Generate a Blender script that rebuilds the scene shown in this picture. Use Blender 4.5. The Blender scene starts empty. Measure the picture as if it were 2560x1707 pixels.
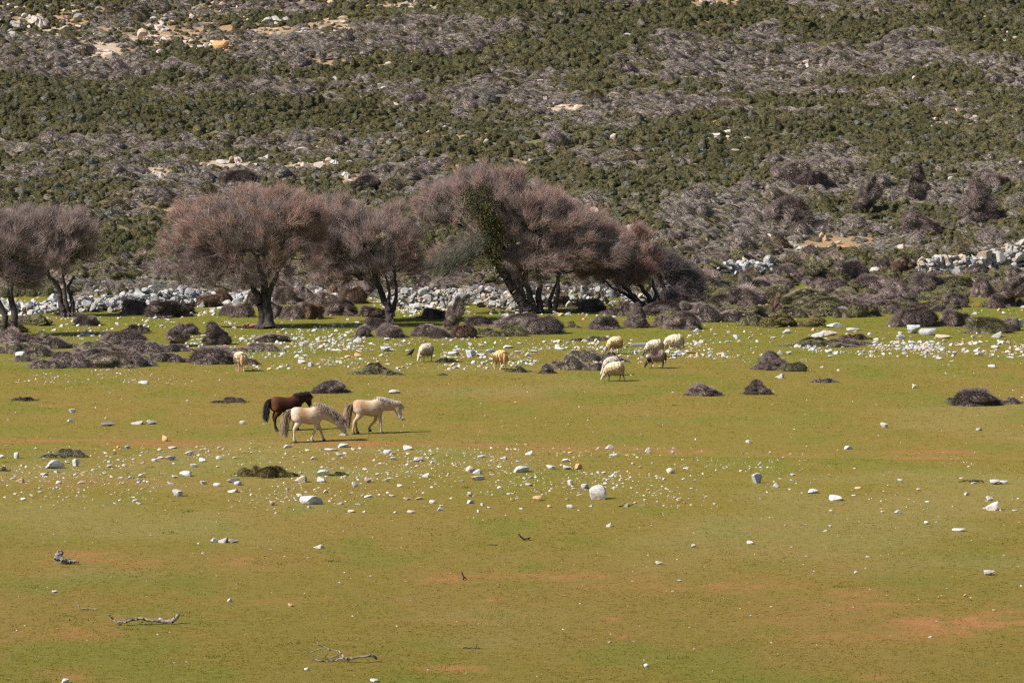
import bpy, math, random
import numpy as np
from mathutils import Vector, Matrix, Euler

R = math.radians
rng = np.random.default_rng(7)
random.seed(7)
C = bpy.context.scene.collection
scene = bpy.context.scene

# ------------------------------------------------------------------ camera geometry
F, CX, CY, HORIZON, CAMH = 9000.0, 1280.0, 853.5, 306.0, 9.0
PITCH = math.atan((CY - HORIZON) / F)

# ------------------------------------------------------------------ numpy noise
def _hash(ix, iy, seed):
    h = (ix.astype(np.int64) * 374761393 + iy.astype(np.int64) * 668265263 + seed * 1274126177) & 0xFFFFFFFF
    h = ((h ^ (h >> 13)) * 1274126177) & 0xFFFFFFFF
    return ((h ^ (h >> 16)) & 0xFFFF) / 65535.0

def vnoise(x, y, seed=0):
    x = np.asarray(x, float); y = np.asarray(y, float)
    ix = np.floor(x); iy = np.floor(y)
    fx = x - ix; fy = y - iy
    fx = fx * fx * (3 - 2 * fx); fy = fy * fy * (3 - 2 * fy)
    a = _hash(ix, iy, seed); b = _hash(ix + 1, iy, seed)
    c = _hash(ix, iy + 1, seed); d = _hash(ix + 1, iy + 1, seed)
    return (a * (1 - fx) + b * fx) * (1 - fy) + (c * (1 - fx) + d * fx) * fy

def fbm(x, y, seed=0, octs=4):
    t = 0.0; a = 0.5; n = 0.0
    x = np.asarray(x, float); y = np.asarray(y, float)
    for o in range(octs):
        t = t + a * vnoise(x, y, seed + o * 17); n += a
        x = x * 2.03 + 11.3; y = y * 2.03 + 5.7; a *= 0.5
    return t / n

def smooth(a, b, x):
    t = np.clip((np.asarray(x, float) - a) / (b - a), 0, 1)
    return t * t * (3 - 2 * t)

# ------------------------------------------------------------------ terrain
def height(x, y):
    x = np.asarray(x, float); y = np.asarray(y, float)
    t0 = 180 + 9 * smooth(5, 25, x)
    t = np.maximum(y - t0, 0)
    z = 0.105 * t * smooth(0, 12, t) + 0.00042 * t * t
    hill = smooth(2, 25, t)
    z = z + hill * ((fbm(x / 22, y / 14, 3, 3) - 0.5) * 2.6 + (fbm(x / 6, y / 4, 5, 2) - 0.5) * 0.55)
    z = z + (1 - hill) * (fbm(x / 9, y / 9, 9, 3) - 0.5) * 0.10
    # shallow cart track across the plain
    tr = y - (98.0 + 0.0 * x - 0.13 * x)
    return z - 0.05 * np.exp(-(tr / 0.5) ** 2)

def ray(px, py):
    px = np.asarray(px, float); py = np.asarray(py, float)
    u = (px - CX) / F; v = -(py - CY) / F
    c, s = math.cos(PITCH), math.sin(PITCH)
    return u, c + v * s, v * c - s            # dx, dy, dz

DG = np.concatenate([np.arange(40, 200, 0.4), np.arange(200, 460, 0.8)])
def at(px, py):
    """first ground point met by the pixel"""
    px = np.atleast_1d(np.asarray(px, float)); py = np.atleast_1d(np.asarray(py, float))
    dx, dy, dz = ray(px, py)
    out = np.zeros((len(px), 3))
    for k in range(0, len(px), 2000):
        sl = slice(k, k + 2000)
        T = DG[None, :] / dy[sl, None]
        X = dx[sl, None] * T; Y = DG[None, :] + 0 * T; Z = CAMH + dz[sl, None] * T
        under = Z < height(X, Y)
        i = np.argmax(under, axis=1)
        i[~under.any(axis=1)] = len(DG) - 1
        r = np.arange(len(i)); i0 = np.maximum(i - 1, 0)
        g1 = Z[r, i] - height(X[r, i], Y[r, i]); g0 = Z[r, i0] - height(X[r, i0], Y[r, i0])
        f = np.clip(g0 / np.maximum(g0 - g1, 1e-9), 0, 1)
        yy = Y[r, i0] + f * (Y[r, i] - Y[r, i0])
        xx = dx[sl] / dy[sl] * yy
        out[sl] = np.stack([xx, yy, height(xx, yy)], 1)
    return out

def at1(px, py):
    p = at(px, py)[0]
    return Vector(p), F / p[1]               # point, photo pixels per metre there

def proj(x, y, z):
    c, s = math.cos(PITCH), math.sin(PITCH)
    zz = z - CAMH
    dep = y * c - zz * s; up = y * s + zz * c
    return CX + F * x / dep, CY - F * up / dep

# ------------------------------------------------------------------ materials
def mat(name, rough=0.9):
    m = bpy.data.materials.new(name); m.use_nodes = True
    nt = m.node_tree; b = nt.nodes['Principled BSDF']
    b.inputs['Roughness'].default_value = rough
    b.inputs['Specular IOR Level'].default_value = 0.15
    return m, nt, b

def nd(nt, t, **kw):
    n = nt.nodes.new(t)
    for k, v in kw.items(): setattr(n, k, v)
    return n

def noise(nt, scale, detail=4, rough=0.6, coord=None, vec=(1, 1, 1)):
    n = nd(nt, 'ShaderNodeTexNoise'); n.inputs['Scale'].default_value = scale
    n.inputs['Detail'].default_value = detail; n.inputs['Roughness'].default_value = rough
    if coord is None:
        tc = nd(nt, 'ShaderNodeTexCoord'); coord = tc.outputs['Object']
    if vec != (1, 1, 1):
        mp = nd(nt, 'ShaderNodeMapping'); mp.inputs['Scale'].default_value = vec
        nt.links.new(coord, mp.inputs['Vector']); coord = mp.outputs['Vector']
    nt.links.new(coord, n.inputs['Vector'])
    return n.outputs['Fac']

def ramp(nt, fac, stops):
    r = nd(nt, 'ShaderNodeValToRGB'); e = r.color_ramp.elements
    while len(e) < len(stops): e.new(0.5)
    for el, (p, c) in zip(e, stops):
        el.position = p; el.color = (*c, 1) if len(c) == 3 else c
    nt.links.new(fac, r.inputs['Fac'])
    return r.outputs['Color']

def mix(nt, fac, a, b, mode='MIX'):
    m = nd(nt, 'ShaderNodeMix', data_type='RGBA', blend_type=mode)
    for s, v in ((m.inputs[0], fac), (m.inputs[6], a), (m.inputs[7], b)):
        if isinstance(v, (int, float)): s.default_value = v
        elif isinstance(v, tuple): s.default_value = (*v, 1)
        else: nt.links.new(v, s)
    return m.outputs[2]

def bump(nt, b, fac, dist=0.02, strength=0.6):
    n = nd(nt, 'ShaderNodeBump'); n.inputs['Distance'].default_value = dist; n.inputs['Strength'].default_value = strength
    nt.links.new(fac, n.inputs['Height']); nt.links.new(n.outputs['Normal'], b.inputs['Normal'])

def attr(nt, name, kind='GEOMETRY'):
    a = nd(nt, 'ShaderNodeAttribute', attribute_type=kind, attribute_name=name)
    return a.outputs['Color']

def lin(r, g, b):
    f = lambda c: (c / 255 / 12.92) if c <= 10 else ((c / 255 + 0.055) / 1.055) ** 2.4
    return (f(r), f(g), f(b))

# colour carried by the instancer (scattered) or by the object (single things)
def tinted(name, source, lo=0.72, hi=1.25, scale=6.0, translucent=0.0):
    m, nt, b = mat(name)
    if source == 'INSTANCER': col = attr(nt, 'tint', 'INSTANCER')
    elif source == 'OBJECT': col = nd(nt, 'ShaderNodeObjectInfo').outputs['Color']
    else: col = attr(nt, 'tint', 'GEOMETRY')
    n = noise(nt, scale, 3)
    v = ramp(nt, n, [(0.3, (lo,) * 3), (0.7, (hi,) * 3)])
    c = mix(nt, 1.0, col, v, 'MULTIPLY')
    nt.links.new(c, b.inputs['Base Color'])
    return m

M_scrub = tinted('scrub_foliage', 'INSTANCER')
M_shrub = tinted('shrub_foliage', 'OBJECT')

def stone_mat(name, source):
    m, nt, b = mat(name, 0.85)
    col = attr(nt, 'tint', 'INSTANCER') if source == 'INSTANCER' else (nd(nt, 'ShaderNodeObjectInfo').outputs['Color'] if source == 'OBJECT' else attr(nt, 'tint'))
    tc = nd(nt, 'ShaderNodeTexCoord').outputs['Object']
    geo = nd(nt, 'ShaderNodeNewGeometry').outputs['Position']
    g = noise(nt, 7, 5, 0.7, geo)
    c = mix(nt, 1.0, col, ramp(nt, g, [(0.3, (0.55, 0.53, 0.52)), (0.5, (0.9, 0.9, 0.9)), (0.75, (1.12, 1.12, 1.13))]), 'MULTIPLY')
    l = noise(nt, 3.1, 4, 0.6, geo)
    c = mix(nt, ramp(nt, l, [(0.58, (0, 0, 0)), (0.72, (0.6, 0.6, 0.6))]), c, (0.42, 0.25, 0.12))
    nt.links.new(c, b.inputs['Base Color'])
    bump(nt, b, noise(nt, 14, 6, 0.7, geo), 0.03, 0.7)
    return m
M_stone_i = stone_mat('limestone_scattered', 'INSTANCER')
M_stone_o = stone_mat('limestone', 'OBJECT')
M_stone_g = stone_mat('limestone_wall', 'GEOMETRY')

def simple(name, c0, c1, scale, rough=0.9, bd=0.01, vec=(1, 1, 1)):
    m, nt, b = mat(name, rough)
    n = noise(nt, scale, 5, 0.65, None, vec)
    nt.links.new(ramp(nt, n, [(0.32, c0), (0.68, c1)]), b.inputs['Base Color'])
    bump(nt, b, noise(nt, scale * 2, 4, 0.6, None, vec), bd, 0.7)
    return m
M_bark = simple('bark', (0.030, 0.024, 0.023), (0.085, 0.069, 0.063), 9, 0.95, 0.03, (1, 1, 0.3))
M_twig = simple('old_grey_twigs', (0.18, 0.142, 0.134), (0.335, 0.272, 0.252), 1.6)
M_twig_red = simple('young_red_twigs', (0.26, 0.158, 0.132), (0.41, 0.262, 0.22), 1.4)
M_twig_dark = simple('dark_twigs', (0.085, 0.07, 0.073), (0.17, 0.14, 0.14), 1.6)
M_leaf = simple('evergreen_leaves', (0.040, 0.044, 0.016), (0.105, 0.100, 0.036), 2.2)
M_leaf_grey = simple('grey_green_strands', (0.07, 0.072, 0.052), (0.17, 0.16, 0.12), 2.2)
M_deadwood = simple('weathered_dead_wood', (0.11, 0.09, 0.074), (0.33, 0.285, 0.24), 16, 0.9, 0.008, (0.4, 1, 1))
M_darkwood = simple('dark_charred_wood', (0.02, 0.018, 0.016), (0.06, 0.052, 0.046), 20)
M_plank = simple('grey_weathered_board', (0.13, 0.115, 0.105), (0.26, 0.235, 0.22), 10, 0.9, 0.01, (0.3, 1, 1))

def coat_mat(name, rough=0.75):
    m, nt, b = mat(name, rough)
    c = attr(nt, 'coat')
    n = noise(nt, 5.5, 5, 0.7)
    c = mix(nt, 1.0, c, ramp(nt, n, [(0.3, (0.70, 0.66, 0.62)), (0.7, (1.16, 1.16, 1.16))]), 'MULTIPLY')
    nt.links.new(c, b.inputs['Base Color'])
    bump(nt, b, noise(nt, 60, 3), 0.006, 0.5)
    return m
M_coat = coat_mat('animal_coat')

def hairm(name, a, b_, scale=14): return simple(name, a, b_, scale, 0.8, 0.004)
M_hoof = simple('hoof_horn', (0.03, 0.025, 0.022), (0.09, 0.07, 0.06), 20, 0.6)
M_eye = simple('dark_eye', (0.008, 0.006, 0.005), (0.015, 0.012, 0.01), 20, 0.15)

# ------------------------------------------------------------------ object helpers
def mesh_np(name, V, Fs, mats=(), fmat=None, smooth_=False):
    """V (n,3); Fs (m,k) array of equal-sized faces, or list of such arrays"""
    if not isinstance(Fs, list): Fs = [Fs]
    me = bpy.data.meshes.new(name)
    V = np.ascontiguousarray(V, dtype=np.float32)
    me.vertices.add(len(V)); me.vertices.foreach_set('co', V.ravel())
    loops = np.concatenate([f.ravel() for f in Fs]).astype(np.int32)
    tot = np.concatenate([np.full(len(f), f.shape[1], np.int32) for f in Fs])
    st = np.concatenate([[0], np.cumsum(tot)[:-1]]).astype(np.int32)
    me.loops.add(len(loops)); me.loops.foreach_set('vertex_index', loops)
    me.polygons.add(len(tot)); me.polygons.foreach_set('loop_start', st); me.polygons.foreach_set('loop_total', tot)
    for m in mats: me.materials.append(m)
    if fmat is not None: me.polygons.foreach_set('material_index', np.asarray(fmat, np.int32))
    me.polygons.foreach_set('use_smooth', np.full(len(tot), smooth_, dtype=bool))
    me.update(calc_edges=True); me.validate()
    return me

def col_attr(me, name, cols):
    a = me.attributes.new(name, 'FLOAT_COLOR', 'POINT')
    c = np.ones((len(cols), 4), np.float32); c[:, :3] = cols
    a.data.foreach_set('color', c.ravel())

def link(name, me, parent=None):
    o = bpy.data.objects.new(name, me); C.objects.link(o)
    if parent is not None: o.parent = parent
    return o

def tag(o, label, cat, group=None):
    o['label'] = label; o['category'] = cat
    if group: o['group'] = group
    return o

def empty(name, loc, rz=0.0, label=None, cat=None, group=None):
    o = bpy.data.objects.new(name, None); C.objects.link(o)
    o.location = loc; o.rotation_euler = (0, 0, rz); o.empty_display_size = 0.3
    if label: tag(o, label, cat, group)
    return o

class Acc:
    def __init__(s): s.V = []; s.T = []; s.Q = []; s.n = 0; s.C = []
    def add(s, V, T=None, Q=None, col=None):
        if T is not None: s.T.append(np.asarray(T) + s.n)
        if Q is not None: s.Q.append(np.asarray(Q) + s.n)
        s.V.append(V); s.n += len(V)
        if col is not None: s.C.append(np.broadcast_to(col, (len(V), 3)))
    def mesh(s, name, mats, smooth_=False):
        Fs = []
        if s.T: Fs.append(np.concatenate(s.T))
        if s.Q: Fs.append(np.concatenate(s.Q))
        me = mesh_np(name, np.concatenate(s.V), Fs, mats, None, smooth_)
        if s.C: col_attr(me, 'tint', np.concatenate(s.C))
        return me

def basis(d):
    d = d / np.maximum(np.linalg.norm(d, axis=1, keepdims=True), 1e-9)
    ref = np.where(np.abs(d[:, 2:3]) < 0.9, np.array([[0, 0, 1.0]]), np.array([[1.0, 0, 0]]))
    a = np.cross(d, ref); a /= np.linalg.norm(a, axis=1, keepdims=True)
    return a, np.cross(d, a)

def prisms(acc, p0, p1, r0, r1, k=3, col=None):
    """tapered k-sided segments"""
    p0 = np.asarray(p0, float); p1 = np.asarray(p1, float); n = len(p0)
    if n == 0: return
    r0 = np.broadcast_to(r0, n); r1 = np.broadcast_to(r1, n)
    a, b = basis(p1 - p0)
    ang = np.arange(k) * 2 * np.pi / k
    off = a[:, None, :] * np.cos(ang)[None, :, None] + b[:, None, :] * np.sin(ang)[None, :, None]
    A = p0[:, None] + off * r0[:, None, None]; B = p1[:, None] + off * r1[:, None, None]
    V = np.concatenate([A, B], 1).reshape(-1, 3)
    base = (np.arange(n) * 2 * k)[:, None, None]
    i = np.arange(k); j = (i + 1) % k
    Q = (base + np.stack([i, j, j + k, i + k], 1)[None]).reshape(-1, 4)
    acc.add(V, Q=Q, col=col)

def spikes(acc, p, d, r, col=None):
    """three-sided tapering twigs or strands: root p, vector d"""
    n = len(p); r = np.broadcast_to(r, n)
    a, b = basis(d)
    ang = np.arange(3) * 2 * np.pi / 3
    A = p[:, None] + (a[:, None] * np.cos(ang)[None, :, None] + b[:, None] * np.sin(ang)[None, :, None]) * r[:, None, None]
    V = np.concatenate([A, (p + d)[:, None]], 1).reshape(-1, 3)
    T = ((np.arange(n) * 4)[:, None, None] + np.array([[0, 1, 3], [1, 2, 3], [2, 0, 3]])[None]).reshape(-1, 3)
    acc.add(V, T=T, col=col)

def leaves(acc, p, nrm, size, col=None, aspect=0.6):
    n = len(p); size = np.broadcast_to(size, n)
    a, b = basis(nrm)
    th = rng.uniform(0, 2 * np.pi, n)[:, None]
    u = a * np.cos(th) + b * np.sin(th); v = -a * np.sin(th) + b * np.cos(th)
    fold = nrm / np.maximum(np.linalg.norm(nrm, axis=1, keepdims=True), 1e-9) * (size * 0.22)[:, None]
    s = size[:, None]
    V = np.stack([p - u * s, p + v * s * aspect + fold, p + u * s, p - v * s * aspect + fold], 1).reshape(-1, 3)
    base = (np.arange(n) * 4)[:, None, None]
    T = (base + np.array([[0, 2, 1], [0, 3, 2]])[None]).reshape(-1, 3)
    acc.add(V, T=T, col=col)

def ico(sub):
    import bmesh
    bm = bmesh.new(); bmesh.ops.create_icosphere(bm, subdivisions=sub, radius=1.0)
    V = np.array([v.co[:] for v in bm.verts]); T = np.array([[v.index for v in f.verts] for f in bm.faces]); bm.free()
    return V, T
ICO = {k: ico(k) for k in (1, 2, 3, 4)}

def unit(n):
    v = rng.normal(size=(n, 3)); return v / np.linalg.norm(v, axis=1, keepdims=True)

# ------------------------------------------------------------------ world, sun, camera
SUN_EL, SUN_AZ = R(41), R(29)                 # from the left and 25 degrees behind the camera
S = Vector((-math.cos(SUN_AZ) * math.cos(SUN_EL), -math.sin(SUN_AZ) * math.cos(SUN_EL), math.sin(SUN_EL)))
w = bpy.data.worlds.new('World'); scene.world = w; w.use_nodes = True
wn = w.node_tree; bg = wn.nodes['Background']
sky = wn.nodes.new('ShaderNodeTexSky'); sky.sky_type = 'NISHITA'; sky.sun_disc = False
sky.sun_elevation = SUN_EL; sky.sun_rotation = math.atan2(S.x, S.y)
wn.links.new(sky.outputs['Color'], bg.inputs['Color']); bg.inputs['Strength'].default_value = 0.07
sl = bpy.data.lights.new('sun', 'SUN'); sl.energy = 4.3; sl.angle = R(0.53); sl.color = (1.0, 0.94, 0.85)
so = bpy.data.objects.new('sun', sl); C.objects.link(so)
so.rotation_euler = S.to_track_quat('Z', 'Y').to_euler(); so.location = (-60, 20, 80)
cam = bpy.data.cameras.new('camera'); co = bpy.data.objects.new('camera', cam); C.objects.link(co)
co.location = (0, 0, CAMH); co.rotation_euler = (R(90) - PITCH, 0, 0)
cam.sensor_width = 36; cam.lens = F / 2560 * 36; cam.clip_end = 3000; cam.clip_start = 1
scene.camera = co
scene.cycles.use_denoising = False
scene.cycles.filter_width = 1.25
scene.view_settings.view_transform = 'Standard'; scene.view_settings.look = 'None'
scene.view_settings.exposure = 0.8; scene.view_settings.gamma = 1

# ------------------------------------------------------------------ ground colours
G_OLIVE = np.array([0.192, 0.150, 0.030]); G_BROWN = np.array([0.212, 0.150, 0.036])
G_GREEN = np.array([0.152, 0.152, 0.024]); G_DRY = np.array([0.235, 0.195, 0.068]); G_SOIL = np.array([0.285, 0.138, 0.050])
# bare red earth: (photo x, y, half width, half height, amount)
SOIL = [(150, 1102, 330, 5, .75), (430, 1110, 130, 5, .85), (900, 1110, 180, 6, .8), (1150, 1112, 160, 5, .65), (560, 1104, 220, 5, .45), (1500, 1120, 200, 5, .5),
        (1720, 1127, 80, 5, .7), (1985, 1132, 90, 5, .9), (2050, 1126, 60, 4, .6), (2350, 1130, 260, 5, .6), (2300, 1146, 260, 5, .5), (2500, 1150, 120, 5, .6),
        (400, 1400, 330, 14, .62), (220, 1385, 150, 10, .5), (1150, 1445, 130, 12, .5), (1450, 1440, 220, 9, .5), (1780, 1465, 260, 14, .5), (2150, 1480, 200, 14, .3),
        (2450, 1550, 270, 42, 1.0), (2300, 1515, 220, 18, .6), (2150, 1590, 200, 14, .3), (700, 1500, 300, 14, .25), (150, 1585, 330, 22, .35), (300, 1545, 300, 12, .25), (1120, 1670, 90, 6, .85), (190, 1695, 40, 5, .9),
        (1060, 1552, 260, 10, .22), (2190, 1690, 60, 4, .6), (860, 1632, 14, 4, .9), (1530, 1548, 16, 3, .8), (1560, 1590, 10, 3, .8), (1230, 1500, 16, 3, .8),
        (2085, 1268, 24, 4, .8), (700, 1095, 160, 4, .45), (1840, 765, 60, 6, .2), (660, 818, 40, 5, .8), (2450, 760, 40, 5, .7)]
_sp = at([s[0] for s in SOIL], [s[1] for s in SOIL]); _s2 = at([s[0] for s in SOIL], [s[1] - s[3] for s in SOIL])

def soil_mask(x, y):
    n1 = fbm(x / 1.1, y / 2.2, 40, 4); n2 = fbm(x / 0.3, y / 0.5, 44, 2)
    m = np.zeros_like(x)
    for (px, py, rx, ry, amt), c, c2 in zip(SOIL, _sp, _s2):
        ax = rx * c[1] / F; ay = max(abs(c2[1] - c[1]), 0.3)
        d = ((x - c[0]) / ax) ** 2 + ((y - c[1]) / ay) ** 2
        m = np.maximum(m, amt * np.exp(-d))
    m = m * (0.30 + 1.3 * smooth(0.36, 0.62, 0.65 * n1 + 0.35 * n2))
    m = m * 0.85 + 0.14 * smooth(0.62, 0.78, fbm(x / 5, y / 9, 48, 4))
    return np.clip(m * (0.6 + 0.8 * n2), 0, 1)

def ground_col(x, y):
    a = fbm(x / 4.5, y / 7, 21, 4)[:, None]; b = fbm(x / 1.6, y / 3.2, 25, 3)[:, None]; c = fbm(x / 7, y / 8, 29, 3)[:, None]
    lush = smooth(112, 160, y)[:, None]
    near = smooth(95, 58, y)[:, None]
    col = G_OLIVE + (G_BROWN - G_OLIVE) * smooth(0.38, 0.68, a)
    col = col + (G_GREEN - col) * np.clip(0.75 * smooth(0.48, 0.72, b) + 0.75 * lush - 0.1, 0, 1)
    col = col + (G_DRY - col) * 0.45 * smooth(0.55, 0.75, c) * (1 - 0.8 * lush)
    col = col * (1 - 0.15 * near)  # nearer ground darkened in its colour, imitating lens falloff
    s = soil_mask(x, y)[:, None]
    return col + (G_SOIL - col) * s

def grid_mesh(name, xs, ys, m, colf=None):
    X, Y = np.meshgrid(xs, ys); V = np.stack([X.ravel(), Y.ravel(), height(X, Y).ravel()], 1)
    nx, ny = len(xs), len(ys)
    i = (np.arange(ny - 1)[:, None] * nx + np.arange(nx - 1)[None]).ravel()
    me = mesh_np(name, V, np.stack([i, i + 1, i + nx + 1, i + nx], 1), [m], None, True)
    if colf: col_attr(me, 'tint', colf(V[:, 0], V[:, 1]))
    return me

XS = np.concatenate([np.linspace(-700, -60, 33)[:-1], np.linspace(-60, -36, 25)[:-1], np.arange(-36, 36, 0.2), np.linspace(36, 60, 25), np.linspace(60, 700, 33)[1:]])
gm, nt, b = mat('short_grass_and_earth', 0.95)
tint = attr(nt, 'tint')
f = noise(nt, 26, 4, 0.7)
c = mix(nt, 1.0, tint, ramp(nt, f, [(0.25, (0.76, 0.77, 0.74)), (0.5, (0.98, 0.98, 0.96)), (0.8, (1.2, 1.18, 1.14))]), 'MULTIPLY')
c = mix(nt, 1.0, c, ramp(nt, noise(nt, 2.6, 5, 0.7), [(0.3, (0.84, 0.88, 0.86)), (0.7, (1.12, 1.08, 1.08))]), 'MULTIPLY')
nt.links.new(c, b.inputs['Base Color']); bump(nt, b, noise(nt, 40, 4, 0.7), 0.015, 0.4)
YS = np.concatenate([np.linspace(-300, 45, 24)[:-1], np.arange(45, 190.01, 0.25), [190.4]])
o = link('ground', grid_mesh('ground', XS, YS, gm, ground_col)); o['kind'] = 'structure'

# hillside: earth, grass and rock under the scrub
def hill_soil_field(x, y):
    px, py = proj(x, y, height(x, y))
    z = np.zeros_like(x)
    for (cx, cy, rx, ry, a) in HILL_BARE:
        z = np.maximum(z, a * np.exp(-((px - cx) / rx) ** 2 - ((py - cy) / ry) ** 2))
    return z
HILL_BARE = [(150, 60, 260, 70, .8), (450, 80, 300, 50, .9), (260, 125, 90, 32, 1.2), (540, 115, 90, 18, 1.1), (690, 80, 130, 22, 1.1), (830, 65, 120, 30, 1.0), (350, 90, 60, 25, 1.2), (560, 25, 260, 20, .8),
             (1000, 15, 200, 15, .8), (840, 200, 120, 20, .6), (740, 205, 70, 10, .9), (370, 225, 60, 10, .9), (800, 160, 100, 20, .7), (390, 435, 40, 20, 1.1), (570, 410, 100, 12, 1.2), (760, 415, 90, 12, 1.0), (590, 555, 90, 45, .8), (850, 585, 130, 35, .9), (430, 525, 80, 8, 1.0), (880, 450, 60, 12, 1.1),
             (1430, 272, 90, 10, 1.2), (1790, 8, 90, 16, 1.2), (1820, 58, 50, 10, .8), (1720, 200, 40, 12, .8), (2030, 168, 50, 10, .8), (1530, 345, 50, 8, .9), (1810, 350, 60, 8, .8), (1570, 580, 60, 12, 1.0), (2060, 612, 130, 16, 1.2), (1985, 625, 60, 10, 1.1), (2120, 596, 110, 8, 1.0),
             (2330, 310, 60, 12, .8), (2500, 95, 80, 30, .5), (1180, 340, 90, 12, .6), (1110, 322, 50, 8, .8), (2450, 305, 80, 14, .5), (1640, 430, 60, 10, .6), (1000, 270, 40, 8, .6), (1300, 400, 40, 12, .8)]
def hill_col(x, y):
    n = fbm(x / 3, y / 3, 61, 4)[:, None]; q = fbm(x / 9, y / 9, 65, 3)[:, None]; g = fbm(x / 2.3, y / 4, 69, 3)[:, None]
    earth = np.array([0.40, 0.27, 0.155]); pale = np.array([0.50, 0.41, 0.31]); dark = np.array([0.20, 0.168, 0.12]); grass = np.array([0.18, 0.19, 0.035])
    bare = hill_soil_field(x, y)[:, None]
    col = dark + (earth - dark) * np.clip(bare * 1.2, 0, 1) * smooth(0.3, 0.6, n + 0.12)
    col = col + (pale - col) * np.clip(bare, 0, 1) * smooth(0.5, 0.62, q)
    low = (smooth(1.7, 0.5, height(x, y)) * smooth(225, 200, y))[:, None]
    col = col + (grass - col) * np.clip(0.55 * smooth(0.5, 0.65, g) * (1 - bare) + low, 0, 1)
    return col
hm, nt, b = mat('hill_earth', 0.95)
tint = attr(nt, 'tint'); f = noise(nt, 5, 6, 0.75)
c = mix(nt, 1.0, tint, ramp(nt, f, [(0.28, (0.55, 0.52, 0.5)), (0.5, (0.95, 0.93, 0.9)), (0.78, (1.25, 1.22, 1.2))]), 'MULTIPLY')
nt.links.new(c, b.inputs['Base Color']); bump(nt, b, noise(nt, 7, 6, 0.75), 0.15, 0.8)
XS2 = np.concatenate([np.linspace(-700, -70, 33)[:-1], np.arange(-70, 70, 0.4), np.linspace(70, 700, 33)])
YS2 = np.concatenate([np.arange(190.25, 340, 0.5), np.linspace(340, 520, 60), np.linspace(530, 900, 20)])
o = link('hillside', grid_mesh('hillside', XS2, YS2, hm, hill_col)); o['kind'] = 'structure'

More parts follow.
